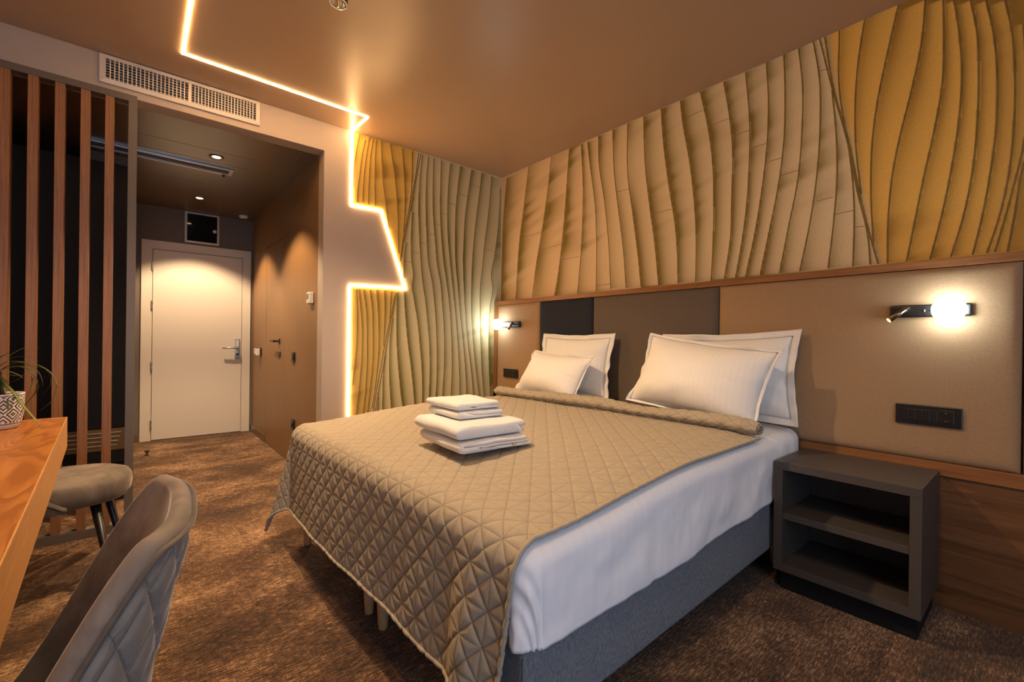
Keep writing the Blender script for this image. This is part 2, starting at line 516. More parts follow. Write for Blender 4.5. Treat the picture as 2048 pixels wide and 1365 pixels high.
# window behind the viewer
w1 = thing('window_1', 'large white framed window letting daylight in', 'window', ((x0 + x1) / 2, YR - 0.06, z0))
w1['kind'] = 'structure'
fr = 0.06
for nm, b in (('frame_rail', (x0, x1, YR - 0.09, YR - 0.03, z0, z0 + fr)), ('frame_rail', (x0, x1, YR - 0.09, YR - 0.03, z1 - fr, z1)),
              ('frame_stile', (x0, x0 + fr, YR - 0.09, YR - 0.03, z0 + fr, z1 - fr)), ('frame_stile', (x1 - fr, x1, YR - 0.09, YR - 0.03, z0 + fr, z1 - fr)),
              ('mullion', ((x0 + x1) / 2 - 0.035, (x0 + x1) / 2 + 0.035, YR - 0.09, YR - 0.03, z0 + fr, z1 - fr))):
    build(nm, B(*b, 0.004), M['white_metal'], w1)

# ceiling hatches in the corridor: thin recessed-looking flush boards
def hatch(x0, x1, y0, y1):
    g = 0.004
    build('hatch_seam', boxes((x0, x1, y0, y0 + g, ZB - 0.0012, ZB), (x0, x1, y1 - g, y1, ZB - 0.0012, ZB), (x0, x0 + g, y0, y1, ZB - 0.0012, ZB), (x1 - g, x1, y0, y1, ZB - 0.0012, ZB)), M['ceiling2'], cc)
hatch(-0.30, 0.66, 3.86, 4.12)
hatch(0.70, 0.90, 3.45, 3.75)
hatch(-0.10, 0.42, 4.38, 4.75)

# ------------------------------------------------------------------ palm leaf mural
RW= [[(3.248,2.598),(3.294,2.237),(3.31,1.855),(3.313,1.433)],[(2.945,2.617),(3.0,2.291),(3.054,2.004),(3.1,1.444)],[(2.662,2.615),(2.694,2.394),(2.765,2.021),(2.839,1.704),(2.876,1.453)],[(2.461,2.612),(2.483,2.339),(2.529,1.875),(2.575,1.59),(2.608,1.45)],[(2.337,2.608),(2.314,2.334),(2.315,1.939),(2.34,1.586),(2.356,1.449)],[(2.275,2.607),(2.247,2.432),(2.192,2.109),(2.172,1.818),(2.171,1.454)],[(2.168,2.61),(2.158,2.406),(2.105,2.127),(2.06,1.8),(2.036,1.463)],[(2.037,2.611),(2.016,2.29),(1.973,2.005),(1.929,1.725),(1.903,1.456)],[(1.908,2.611),(1.901,2.258),(1.854,1.962),(1.808,1.672),(1.78,1.451)],[(1.778,2.615),(1.761,2.289),(1.723,2.003),(1.68,1.739),(1.646,1.453)],[(1.646,2.616),(1.624,2.382),(1.583,2.104),(1.534,1.83),(1.518,1.681),(1.508,1.453)],[(1.51,2.615),(1.491,2.467),(1.445,2.227),(1.413,1.996),(1.393,1.741),(1.392,1.453)],[(1.379,2.618),(1.333,2.409),(1.298,2.182),(1.286,1.935),(1.286,1.692),(1.295,1.452)],[(1.236,2.613),(1.2,2.405),(1.178,2.175),(1.181,1.911),(1.186,1.675),(1.216,1.456)],[(1.113,2.615),(1.089,2.363),(1.086,2.089),(1.097,1.862),(1.115,1.693),(1.153,1.453)],[(1.003,2.619),(0.99,2.395),(0.994,2.173),(1.017,1.928),(1.053,1.682),(1.098,1.455)],[(0.917,2.621),(0.909,2.43),(0.912,2.146),(0.934,1.935),(0.981,1.669),(1.021,1.456)],[(0.848,2.62),(0.828,2.422),(0.828,2.171),(0.843,1.938),(0.882,1.706),(0.925,1.455)],[(0.782,2.621),(0.754,2.429),(0.747,2.194),(0.758,1.94),(0.788,1.688),(0.829,1.456)],[(0.699,2.341),(0.679,2.107),(0.673,1.917),(0.684,1.694),(0.705,1.457)],[(0.629,2.04),(0.609,1.85),(0.602,1.677),(0.605,1.454)],[(0.755,2.622),(0.697,2.34),(0.632,2.053),(0.589,1.796),(0.548,1.583),(0.539,1.456)],[(0.733,2.62),(0.692,2.338),(0.627,2.052),(0.577,1.769),(0.528,1.532),(0.51,1.456)],[(0.672,2.62),(0.669,2.328),(0.643,2.131),(0.598,1.884)],[(0.572,2.623),(0.596,2.419),(0.605,2.216),(0.601,2.043),(0.577,1.793)],[(0.449,2.625),(0.491,2.394),(0.521,2.207),(0.538,2.022),(0.54,1.784),(0.528,1.544)],[(0.36,2.588),(0.369,2.425),(0.401,2.215),(0.438,2.024),(0.463,1.858),(0.476,1.652),(0.476,1.454)],[(0.303,2.555),(0.3,2.39),(0.302,2.206),(0.324,2.018),(0.355,1.828),(0.382,1.645),(0.41,1.455)],[(0.27,2.536),(0.254,2.398),(0.244,2.223),(0.25,2.034),(0.271,1.826),(0.3,1.628),(0.333,1.453)],[(0.221,2.507),(0.201,2.36),(0.195,2.18),(0.198,1.972),(0.21,1.788),(0.238,1.594),(0.269,1.455)],[(0.177,2.482),(0.155,2.336),(0.144,2.178),(0.144,1.974),(0.16,1.764),(0.183,1.583),(0.205,1.455)],[(0.125,2.452),(0.107,2.331),(0.097,2.166),(0.097,1.956),(0.111,1.74),(0.137,1.574),(0.165,1.456)],[(0.077,2.335),(0.066,2.152),(0.067,1.906),(0.101,1.678),(0.126,1.542),(0.143,1.458)],[(0.033,2.108),(0.044,1.898),(0.07,1.789),(0.093,1.586),(0.109,1.453)]]
BW= [[(1.252,2.61),(1.228,2.462),(1.212,2.345),(1.207,2.195)],[(1.298,2.584),(1.277,2.476),(1.256,2.294),(1.244,2.186),(1.244,2.098)],[(1.329,2.611),(1.304,2.439),(1.288,2.276),(1.283,2.107)],[(1.36,2.608),(1.342,2.494),(1.331,2.313),(1.327,2.098)],[(1.383,2.609),(1.377,2.504),(1.375,2.323),(1.382,2.1)],[(1.423,2.612),(1.429,2.473),(1.446,2.268),(1.467,2.136),(1.494,1.948)],[(1.497,2.611),(1.516,2.496),(1.543,2.337),(1.56,2.182),(1.572,1.999),(1.578,1.766)],[(1.599,2.608),(1.611,2.475),(1.626,2.291),(1.628,2.122),(1.618,1.932)],[(1.686,2.609),(1.686,2.399),(1.681,2.274),(1.662,2.128)],[(1.742,2.608),(1.716,2.407),(1.662,2.128),(1.619,1.913),(1.591,1.703)],[(1.761,2.607),(1.726,2.419),(1.682,2.17),(1.629,1.914),(1.601,1.732)],[(1.64,1.86),(1.626,1.726),(1.623,1.575)],[(1.245,1.449),(1.252,1.257),(1.252,1.081),(1.243,0.923),(1.223,0.731)],[(1.261,1.451),(1.278,1.302),(1.292,1.126),(1.291,0.948),(1.276,0.728),(1.25,0.474)],[(1.296,1.454),(1.319,1.304),(1.331,1.082),(1.333,0.903),(1.322,0.681),(1.302,0.473)],[(1.347,1.453),(1.364,1.334),(1.376,1.1),(1.377,0.92),(1.358,0.696),(1.336,0.474)],[(1.4,1.458),(1.413,1.309),(1.423,1.128),(1.421,0.947),(1.4,0.721),(1.374,0.542)],[(1.462,1.458),(1.47,1.313),(1.466,1.157),(1.462,1.029)],[(1.52,1.454),(1.516,1.361),(1.508,1.222)],[(1.555,1.447),(1.513,1.241),(1.476,1.065),(1.445,0.883),(1.41,0.693),(1.38,0.488)],[(1.567,1.448),(1.523,1.241),(1.491,1.066),(1.46,0.864),(1.424,0.674),(1.398,0.486)],[(1.57,1.43),(1.568,1.178),(1.576,0.992),(1.599,0.757),(1.633,0.52),(1.64,0.491)],[(1.533,1.242),(1.515,1.084),(1.511,0.9),(1.521,0.668),(1.536,0.482)],[(1.63,1.463),(1.643,1.275),(1.672,1.029),(1.701,0.838),(1.724,0.656),(1.739,0.486)],[(1.478,0.955),(1.463,0.809),(1.46,0.626),(1.458,0.48)],[(1.425,0.629),(1.417,0.484)],[(1.69,2.115),(1.686,1.924),(1.69,1.734),(1.701,1.544),(1.706,1.564),(1.719,1.403),(1.753,1.232),(1.777,1.03),(1.796,0.855),(1.804,0.699),(1.807,0.485)],[(1.777,2.608),(1.758,2.417),(1.748,2.174),(1.759,1.935),(1.779,1.697),(1.793,1.573),(1.827,1.381),(1.845,1.235),(1.864,1.069),(1.872,0.892),(1.871,0.715),(1.863,0.5)],[(1.833,2.606),(1.819,2.432),(1.815,2.188),(1.826,1.966),(1.849,1.705),(1.881,1.581),(1.91,1.386),(1.929,1.189),(1.938,0.99),(1.941,0.811),(1.932,0.593),(1.926,0.504)],[(1.883,2.605),(1.88,2.427),(1.884,2.152),(1.908,1.91),(1.94,1.666),(1.96,1.589),(1.984,1.391),(2.004,1.191),(2.01,0.99),(2.01,0.809),(2.0,0.638),(1.994,0.528)],[(1.957,2.607),(1.952,2.414),(1.952,2.165),(1.966,1.969),(1.996,1.722),(2.021,1.595),(2.054,1.395),(2.074,1.193),(2.086,0.99),(2.089,0.786),(2.083,0.633),(2.076,0.527)],[(2.048,2.604),(2.032,2.433),(2.024,2.18),(2.031,1.979),(2.061,1.73),(2.077,1.6),(2.114,1.348),(2.142,1.092),(2.16,0.886),(2.17,0.679),(2.169,0.524)],[(2.15,2.605),(2.125,2.404),(2.107,2.196),(2.104,1.991),(2.114,1.736),(2.131,1.605),(2.169,1.299),(2.204,1.041),(2.233,0.78),(2.249,0.529)],[(2.268,2.604),(2.239,2.409),(2.211,2.216),(2.196,2.005),(2.191,1.746),(2.198,1.612),(2.218,1.354),(2.254,1.041),(2.296,0.778),(2.323,0.528)],[(2.38,2.603),(2.361,2.436),(2.326,2.185),(2.303,1.97),(2.287,1.757),(2.283,1.62),(2.288,1.305),(2.311,1.042),(2.348,0.776),(2.391,0.528)],[(2.491,2.601),(2.481,2.431),(2.457,2.209),(2.421,1.955),(2.398,1.717),(2.384,1.63),(2.38,1.362),(2.393,1.042),(2.413,0.774),(2.444,0.524)],[(2.597,2.511),(2.59,2.289),(2.569,2.065),(2.538,1.863),(2.514,1.62),(2.507,1.642),(2.491,1.368),(2.482,1.097),(2.49,0.825),(2.511,0.552)]]


def curve_fn(c):
    c = sorted(c, key=lambda q: q[1])
    z = np.array([q[1] for q in c]); y = np.array([q[0] for q in c])
    return z, y

def resample(c, n=40):
    """smooth (Catmull-Rom in z) through the traced points"""
    z, y = curve_fn(c)
    zz = np.linspace(z[0], z[-1], n)
    m = np.gradient(y, z)
    yy = []
    for q in zz:
        i = min(max(np.searchsorted(z, q) - 1, 0), len(z) - 2)
        hh = z[i + 1] - z[i]; t = (q - z[i]) / hh
        yy.append((2 * t**3 - 3 * t**2 + 1) * y[i] + (t**3 - 2 * t**2 + t) * hh * m[i] + (-2 * t**3 + 3 * t**2) * y[i + 1] + (t**3 - t**2) * hh * m[i + 1])
    return zz, np.array(yy)

def vnoise(a, b, seed=0):
    """vectorised value noise"""
    rng = np.random.RandomState(seed)
    tab = rng.rand(256, 256)
    ia, ib = np.floor(a).astype(int), np.floor(b).astype(int)
    fa, fb = a - ia, b - ib
    fa = fa * fa * (3 - 2 * fa); fb = fb * fb * (3 - 2 * fb)
    g = lambda i, j: tab[i % 256, j % 256]
    return (g(ia, ib) * (1 - fa) + g(ia + 1, ib) * fa) * (1 - fb) + (g(ia, ib + 1) * (1 - fa) + g(ia + 1, ib + 1) * fa) * fb

def paint(H, Z, curves, region, sgn, seed, blot):
    """printed colour at wall position (H along wall, Z up). sgn=+1 when viewed left-to-right is +H"""
    left = np.full(H.shape, -9.0); right = np.full(H.shape, 9.0)
    S = H * sgn
    for zz, yy in curves:
        q = np.interp(Z, zz, yy * sgn, left=np.nan, right=np.nan)
        ok = ~np.isnan(q)
        l = ok & (q <= S) & (q > left); left[l] = q[l]
        r = ok & (q > S) & (q < right); right[r] = q[r]
    wdt = np.where((left > -8) & (right < 8), right - left, 0.16)
    dl = np.where(left > -8, S - left, 0.08)
    u = np.clip(dl / np.maximum(wdt, 1e-3), 0, 1)
    bandkey = np.where(left > -8, left, right)
    light, dark, yel = region(S, Z)
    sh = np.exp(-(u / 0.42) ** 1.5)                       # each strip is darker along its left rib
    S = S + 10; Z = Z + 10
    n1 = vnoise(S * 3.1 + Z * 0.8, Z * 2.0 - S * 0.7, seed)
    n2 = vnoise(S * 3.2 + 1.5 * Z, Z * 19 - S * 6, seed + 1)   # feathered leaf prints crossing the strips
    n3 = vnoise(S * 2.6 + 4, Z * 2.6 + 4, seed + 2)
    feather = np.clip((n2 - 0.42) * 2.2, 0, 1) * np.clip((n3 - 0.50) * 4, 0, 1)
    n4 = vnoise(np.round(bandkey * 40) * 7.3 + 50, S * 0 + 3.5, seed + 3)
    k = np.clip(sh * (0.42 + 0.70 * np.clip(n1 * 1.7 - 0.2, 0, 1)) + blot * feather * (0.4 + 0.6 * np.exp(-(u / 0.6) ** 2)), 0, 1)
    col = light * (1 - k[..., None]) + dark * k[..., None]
    return col

def region_right(S, Z):
    """S = -y (left to right as seen)"""
    y = -S
    def lerp(c0, c1, t):
        t = np.clip(t, 0, 1)[..., None]
        return np.array(c0) * (1 - t) + np.array(c1) * t
    cream = lerp((0.78, 0.58, 0.36), (0.78, 0.63, 0.38), (2.6 - y) / 1.0)  # warmer towards the far corner: orange lamplight painted into the print colour
    yellow = np.array((0.86, 0.52, 0.115))
    # the second leaf starts right of the oblique midrib
    zz_, yy_ = resample(RW[22])
    mid = np.interp(Z, zz_, yy_)
    t = np.clip((mid - y) / 0.03, 0, 1)[..., None]
    light = cream * (1 - t) + yellow * t
    end = np.clip((0.20 - y) / 0.22, 0, 1)[..., None]
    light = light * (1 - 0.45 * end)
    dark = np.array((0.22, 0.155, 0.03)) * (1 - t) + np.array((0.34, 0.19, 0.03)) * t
    return light, dark, t

def region_back(S, Z):
    mid = np.interp(Z, [0.5, 1.47, 2.62], [1.33, 1.55, 1.70])
    t = np.clip((S - mid) / 0.05, 0, 1)[..., None]
    yellow = np.array((0.74, 0.48, 0.11))
    cream = np.array((0.70, 0.61, 0.36))
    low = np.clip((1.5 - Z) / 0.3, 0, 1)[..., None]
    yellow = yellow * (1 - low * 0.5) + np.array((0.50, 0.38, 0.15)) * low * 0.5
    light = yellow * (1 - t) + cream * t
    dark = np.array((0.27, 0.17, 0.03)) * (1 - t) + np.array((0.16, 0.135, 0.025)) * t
    return light, dark, t

def mural(name, label, plane, at, h0, h1, zlo, zhi, step, curves, region, sgn, seed, mask=None, blot=0.45, joints=()):
    nh = int((h1 - h0) / step) + 1; nz = int((zhi - zlo) / step) + 1
    hs = np.linspace(h0, h1, nh); zs = np.linspace(zlo, zhi, nz)
    H, Z = np.meshgrid(hs, zs, indexing='ij')
    C = [resample(c) for c in curves]
    col = paint(H, Z, C, region, sgn, seed, blot)
    off = -0.001
    org = np.array((at, (h0 + h1) / 2, zlo)) if plane == 'x' else np.array(((h0 + h1) / 2, at, zlo))
    if plane == 'x': V = np.stack([np.full(H.shape, at + off), H, Z], -1)
    else: V = np.stack([H, np.full(H.shape, at + off), Z], -1)
    V = V.reshape(-1, 3)
    idx = np.arange(nh * nz).reshape(nh, nz)
    q = np.stack([idx[:-1, :-1], idx[1:, :-1], idx[1:, 1:], idx[:-1, 1:]], -1).reshape(-1, 4)
    if mask is not None:
        ch = (H[:-1, :-1] + H[1:, 1:]) / 2; cz = (Z[:-1, :-1] + Z[1:, 1:]) / 2
        q = q[mask(ch, cz).reshape(-1)]
    verts = list(map(tuple, V - org)); faces = list(map(tuple, q.tolist()))
    npr = len(faces)
    # printed veins as narrow inked ribbons a hair above the paper
    ink = []
    nrib = [0]
    def ribbon(hh, zz, w, slot):
        nrib[0] += 1
        lift = 0.0005 + 0.00012 * (nrib[0] % 6)
        hh = np.asarray(hh); zz = np.asarray(zz)
        th = np.gradient(hh); tz = np.gradient(zz)
        ln = np.hypot(th, tz) + 1e-9
        nh_, nz_ = -tz / ln, th / ln
        b0 = len(verts)
        for a, b, c, d in zip(hh, zz, nh_, nz_):
            for s in (-1, 1):
                p = (at + off - lift, a + s * c * w, b + s * d * w) if plane == 'x' else (a + s * c * w, at + off - lift, b + s * d * w)
                verts.append(tuple(np.array(p) - org))
        for i in range(len(hh) - 1):
            a, b = hh[i], zz[i]
            if zz[i] < zlo or zz[i + 1] > zhi + 1e-4: continue
            if mask is not None and not bool(mask(np.array([[a]]), np.array([[b]]))[0, 0]): continue
            faces.append((b0 + 2 * i, b0 + 2 * i + 1, b0 + 2 * i + 3, b0 + 2 * i + 2)); ink.append(slot)
    for zz, yy in C:
        ribbon(np.clip(yy, h0 + 0.004, h1 - 0.004), np.clip(zz, zlo, zhi), 0.0034, 1)
    for (a, b, c, d) in joints:
        ribbon(np.linspace(a, c, 6), np.linspace(b, d, 6), 0.0018, 2)
    me = bpy.data.meshes.new(name)
    me.from_pydata(verts, [], faces)
    for s in ('mural', 'vein', 'vein2'): me.materials.append(M[s])
    mi = np.zeros(len(faces), int); mi[npr:] = ink
    me.polygons.foreach_set('material_index', mi)
    ca = me.color_attributes.new('print', 'FLOAT_COLOR', 'POINT')
    buf = np.ones((len(verts), 4), np.float32)
    buf[:nh * nz, :3] = col.reshape(-1, 3)
    ca.data.foreach_set('color', buf.ravel())
    me.update()
    o = link(name, me, None, None, Vector(org))
    return tag(o, label, 'mural')

# veins carried on towards the window, outside the traced stretch
for k in range(9):
    y0 = -0.06 - 0.16 * k
    RW.append([(y0 - 0.05 * math.sin(k), 2.62), (y0 - 0.09, 2.2), (y0 - 0.05, 1.8), (y0 + 0.10, 1.4)])
LEDW = [(1.198, 2.62), (1.198, 2.072), (1.431, 2.077), (1.641, 1.485), (1.194, 1.472), (1.196, 0.0)]
def mask_back(h, z):
    x_up = np.interp(z, [0, 1.472, 1.4721, 1.4850, 2.0745, 2.0746, 2.62], [1.196, 1.194, 1.194, 1.641, 1.431, 1.198, 1.198])
    return h > x_up
jr = [(1.491, 2.486, 1.358, 2.496), (1.329, 2.38, 1.203, 2.387), (1.184, 2.273, 1.084, 2.279), (1.08, 2.173, 1.0, 2.173), (0.999, 2.07, 0.917, 2.07), (0.928, 1.977, 0.84, 1.983), (3.047, 1.999, 2.771, 2.005), (2.793, 1.851, 2.537, 1.866), (1.712, 1.932, 1.563, 1.937), (0.679, 1.72, 0.606, 1.723), (0.756, 1.801, 0.688, 1.808), (2.167, 1.496, 2.044, 1.5), (1.998, 2.153, 1.888, 2.151), (0.753, 2.454, 0.72, 2.454), (0.602, 1.641, 0.563, 1.64), (2.549, 1.737, 2.343, 1.74)]
jb = [(2.257, 2.474, 2.36, 2.463), (2.125, 2.363, 2.228, 2.356), (2.029, 2.256, 2.104, 2.254), (1.955, 2.156, 2.017, 2.156), (1.891, 2.06, 1.953, 2.051), (1.824, 1.962, 1.892, 1.962), (1.693, 1.789, 1.758, 1.786), (1.63, 1.703, 1.689, 1.705), (2.422, 1.918, 2.544, 1.906), (1.765, 1.878, 1.831, 1.874), (1.724, 2.43, 1.758, 2.431)]
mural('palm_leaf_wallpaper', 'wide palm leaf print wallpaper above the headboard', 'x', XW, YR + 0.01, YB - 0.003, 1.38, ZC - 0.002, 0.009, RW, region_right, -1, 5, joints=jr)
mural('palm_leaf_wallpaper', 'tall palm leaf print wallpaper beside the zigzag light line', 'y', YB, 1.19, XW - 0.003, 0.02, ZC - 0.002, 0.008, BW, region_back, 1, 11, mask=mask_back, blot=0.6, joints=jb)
struct('trim_1', B(XW - 0.006, XW - 0.0025, YB - 0.006, YB - 0.0025, 1.44, ZC - 0.003), M['whiteplastic'])

# ------------------------------------------------------------------ LED light line on ceiling and wall
led = thing('led_light_line', 'glowing warm light line zigzagging from ceiling down the wall', 'light strip', (1.198, YB, 0.0))
W = 0.0052
def led_seg(a, b, plane):
    a = Vector(a); b = Vector(b)
    t = (b - a).normalized()
    n = Vector((0, 0, -1)) if plane == 'c' else Vector((0, -1, 0))
    s = t.cross(n)
    a = a - t * W; b = b + t * W
    bm = bmesh.new()
    vs = []
    for p in (a, b):
        for sg, hh in ((-1, 0.0), (1, 0.0), (1, 0.004), (-1, 0.004)):
            vs.append(bm.verts.new(p + s * (W * sg) + n * hh))
    for i in range(4):
        bm.faces.new((vs[i], vs[(i + 1) % 4], vs[4 + (i + 1) % 4], vs[4 + i]))
    bm.faces.new(vs[:4]); bm.faces.new(vs[4:])
    build('segment', bm, M['led'], led)
lc = [(0.172, YR + 0.3, ZC), (0.165, 3.03, ZC), (1.203, 3.045, ZC), (1.199, YB - 0.004, ZC)]
for a, b in zip(lc[:-1], lc[1:]): led_seg(a, b, 'c')
for a, b in zip(LEDW[:-1], LEDW[1:]): led_seg((a[0], YB - 0.0024, a[1] - (0.004 if a[1] > 2.6 else 0)), (b[0], YB - 0.0024, b[1]), 'w')

# ------------------------------------------------------------------ air grille on the bulkhead
g = thing('air_grille', 'white rectangular air grille on the bulkhead above the corridor', 'air vent', (0.203, YB, 2.462))
gx0, gx1, gz0, gz1 = -0.183, 0.589, 2.462, 2.616
ix0, ix1, iz0, iz1 = -0.157, 0.566, 2.487, 2.595
build('backing', B(ix0, ix1, YB - 0.002, YB - 0.0005, iz0, iz1), M['black'], g)
def mitre(bm, o, i, y0, y1):
    (ax0, ax1, az0, az1), (bx0, bx1, bz0, bz1) = o, i
    O = [(ax0, az0), (ax1, az0), (ax1, az1), (ax0, az1)]; I = [(bx0, bz0), (bx1, bz0), (bx1, bz1), (bx0, bz1)]
    V = {}
    for k in range(4):
        V['of', k] = bm.verts.new((O[k][0], y0 + 0.004, O[k][1])); V['if', k] = bm.verts.new((I[k][0], y0, I[k][1]))
        V['ob', k] = bm.verts.new((O[k][0], y1, O[k][1])); V['ib', k] = bm.verts.new((I[k][0], y1, I[k][1]))
    for k in range(4):
        l = (k + 1) % 4
        bm.faces.new((V['of', k], V['of', l], V['if', l], V['if', k]))
        bm.faces.new((V['of', k], V['of', l], V['ob', l], V['ob', k]))
        bm.faces.new((V['if', k], V['if', l], V['ib', l], V['ib', k]))
        bm.faces.new((V['ob', k], V['ob', l], V['ib', l], V['ib', k]))
    return bm
build('frame', mitre(bmesh.new(), (gx0, gx1, gz0, gz1), (ix0, ix1, iz0, iz1), YB - 0.016, YB), M['white_metal'], g)
mxm = 0.217
build('mullion', B(mxm - 0.008, mxm + 0.008, YB - 0.015, YB - 0.001, iz0, iz1), M['white_metal'], g)
vb = None
xs = [ix0 + (mxm - 0.008 - ix0) * (k + 1) / 20 for k in range(19)] + [mxm + 0.008 + (ix1 - mxm - 0.008) * (k + 1) / 20 for k in range(19)]
for x in xs:
    if vb is None:
        vb = build('vertical_blade', B(x - 0.0024, x + 0.0024, YB - 0.014, YB - 0.002, iz0, iz1), M['white_metal'], g); vx = x
    else:
        c = vb.copy(); COL.objects.link(c); c.location = vb.location + Vector((x - vx, 0, 0))
hb = None
for k in range(7):
    z = iz0 + (iz1 - iz0) * (k + 0.6) / 7.2
    if hb is None:
        hb = build('horizontal_blade', B(ix0, ix1, YB - 0.009, YB - 0.0022, z - 0.0012, z + 0.0012), M['white_metal'], g); hz = z
    else:
        c = hb.copy(); COL.objects.link(c); c.location = hb.location + Vector((0, 0, z - hz))

# ------------------------------------------------------------------ ceiling spot lamps (surface cylinders) and corridor downlights
def ceiling_spot(x, y, label, watts):
    t = thing('ceiling_spotlight', label, 'spotlight', (x, y, ZC), 'surface mounted ceiling spotlights')
    bm = lathe([(0.037, ZC - 0.0005), (0.038, ZC - 0.09), (0.0375, ZC - 0.094)], 32, c=(x, y, 0), cap=True)
    bmesh.ops.delete(bm, geom=[f for f in bm.faces if len(f.verts) > 4 and f.calc_center_median().z < ZC - 0.05], context='FACES_ONLY')
    build('housing', bm, M['blackplastic'], t, True)
    build('rim', lathe([(0.0376, ZC - 0.088), (0.0376, ZC - 0.097), (0.031, ZC - 0.097), (0.030, ZC - 0.088)], 32, c=(x, y, 0), cap=False), M['chrome'], t, True)
    build('reflector', lathe([(0.030, ZC - 0.090), (0.024, ZC - 0.070), (0.016, ZC - 0.058)], 32, c=(x, y, 0), cap=False), M['chrome'], t, True)
    build('lens', lathe([(0.017, ZC - 0.060), (0.017, ZC - 0.057)], 24, c=(x, y, 0)), M['lens'], t, False)
    spot_light('bulb', (x, y, ZC - 0.099), watts, 128, 0.55, t, 0.03)
ceiling_spot(0.645, 1.975, 'black cylinder spotlight on the ceiling at the top edge', SPOT_W)
ceiling_spot(0.635, 0.35, 'black cylinder spotlight on the ceiling nearer the window', SPOT_W * 0.2)

def downlight(x, y, label):
    t = thing('recessed_downlight', label, 'downlight', (x, y, ZB), 'recessed corridor downlights')
    build('ring', lathe([(0.047, ZB - 0.0005), (0.046, ZB - 0.006), (0.034, ZB - 0.006), (0.030, ZB - 0.0008)], 32, c=(x, y, 0), cap=False), M['rail'], t, True)
    build('lens', lathe([(0.026, ZB - 0.0035), (0.026, ZB - 0.0008)], 24, c=(x, y, 0)), M['lens'], t)
    spot_light('bulb', (x, y, ZB - 0.012), DOWN_W, 105, 0.35, t, 0.015)
downlight(0.426, 3.98, 'recessed corridor downlight nearer the bed')
downlight(0.43, 5.267, 'recessed corridor downlight nearer the entrance door')

# slot diffuser in the corridor ceiling
t = thing('slot_diffuser', 'long silver slot air diffuser in the corridor ceiling', 'air vent', (0.15, 4.26, ZB))
build('tray', B(-0.28, 0.566, 4.205, 4.325, ZB - 0.006, ZB - 0.0005, 0.001), M['ceiling2'], t)
build('flange', B(-0.28, 0.566, 4.195, 4.207, ZB - 0.014, ZB - 0.0005, 0.001), M['steel'], t)
build('flange', B(-0.28, 0.566, 4.323, 4.335, ZB - 0.014, ZB - 0.0005, 0.001), M['steel'], t)
build('vane', B(-0.28, 0.566, 4.243, 4.248, ZB - 0.012, ZB - 0.005), M['rail'], t)
build('vane', B(-0.28, 0.566, 4.283, 4.288, ZB - 0.012, ZB - 0.005), M['rail'], t)
build('end_cap', B(0.54, 0.566, 4.207, 4.323, ZB - 0.013, ZB - 0.0062), M['white_metal'], t)
build('knob', lathe([(0.008, ZB - 0.030), (0.009, ZB - 0.012)], 16, c=(0.515, 4.345, 0)), M['blackplastic'], t)

t = thing('smoke_detector', 'small white smoke detector on the corridor ceiling corner', 'smoke detector', (0.868, 5.712, ZB))
build('body', lathe([(0.044, ZB - 0.0005), (0.044, ZB - 0.012), (0.034, ZB - 0.026), (0.014, ZB - 0.032)], 28, c=(0.868, 5.712, 0)), M['whiteplastic'], t, True)
build('sensor_cap', lathe([(0.014, ZB - 0.031), (0.012, ZB - 0.036)], 20, c=(0.868, 5.712, 0)), M['rail'], t, True)

# ------------------------------------------------------------------ electric panel above the door
t = thing('electrical_panel', 'black glass electrical panel with white frame above the door', 'panel', (0.51, YD, 2.085))
build('frame', mitre(bmesh.new(), (0.356, 0.665, 2.085, 2.415), (0.376, 0.645, 2.105, 2.395), YD - 0.018, YD), M['white_metal'], t)
build('glass_door', B(0.376, 0.645, YD - 0.012, YD - 0.001, 2.105, 2.395), M['glassblack'], t)
build('lock', lathe([(0.017, YD - 0.024), (0.018, YD - 0.012)], 24, 'y', (0.622, 0, 2.235)), M['whiteplastic'], t)

# ------------------------------------------------------------------ entrance door
d = thing('door_1', 'cream entrance door with steel lever lock at the corridor end', 'door', (0.49, YD, 0))
d['kind'] = 'structure'
fo, fi, fz = (0.004, 0.976), (0.085, 0.900), (2.064, 1.985)
bm = bmesh.new()
def jamb(poly, y0, y1):
    return prism(poly, y0, y1, 'xz')
build('frame_stile', jamb([(fo[0], 0), (fi[0], 0), (fi[0], fz[1]), (fo[0], fz[0])], YD - 0.014, YD - 0.0005), M['door'], d)
build('frame_stile', jamb([(fo[1], 0), (fi[1], 0), (fi[1], fz[1]), (fo[1], fz[0])], YD - 0.014, YD - 0.0005), M['door'], d)
build('frame_head', jamb([(fo[0], fz[0]), (fi[0], fz[1]), (fi[1], fz[1]), (fo[1], fz[0])], YD - 0.0145, YD - 0.0005), M['door'], d)
build('rebate', boxes((0.0855, 0.0925, YD - 0.008, YD + 0.06, 0, 1.984), (0.893, 0.8995, YD - 0.008, YD + 0.06, 0, 1.984), (0.0925, 0.893, YD - 0.008, YD + 0.06, 1.977, 1.984)), M['door'], d)
leaf = build('leaf', B(0.0965, 0.889, YD - 0.012, YD + 0.03, 0.006, 1.972, 0.002), M['door'], d)
for z in (1.80, 1.40, 0.77, 0.17):
    build('hinge', lathe([(0.0075, z - 0.045), (0.0085, z - 0.043), (0.0085, z - 0.002), (0.0075, z), (0.0085, z + 0.002), (0.0085, z + 0.043), (0.0075, z + 0.045)], 14, c=(0.0925, YD - 0.020, 0)), M['steel'], d, True)
pl = build('lock_plate', B(0.825, 0.872, YD - 0.030, YD - 0.0125, 0.835, 1.065, 0.008, 3), M['nickel'], d)
build('screen', B(0.834, 0.863, YD - 0.0325, YD - 0.0295, 0.975, 1.04, 0.002), M['white_metal'], pl)
build('key_cylinder', lathe([(0.012, YD - 0.036), (0.014, YD - 0.029)], 20, 'y', (0.849, 0, 0.885)), M['blackplastic'], pl)
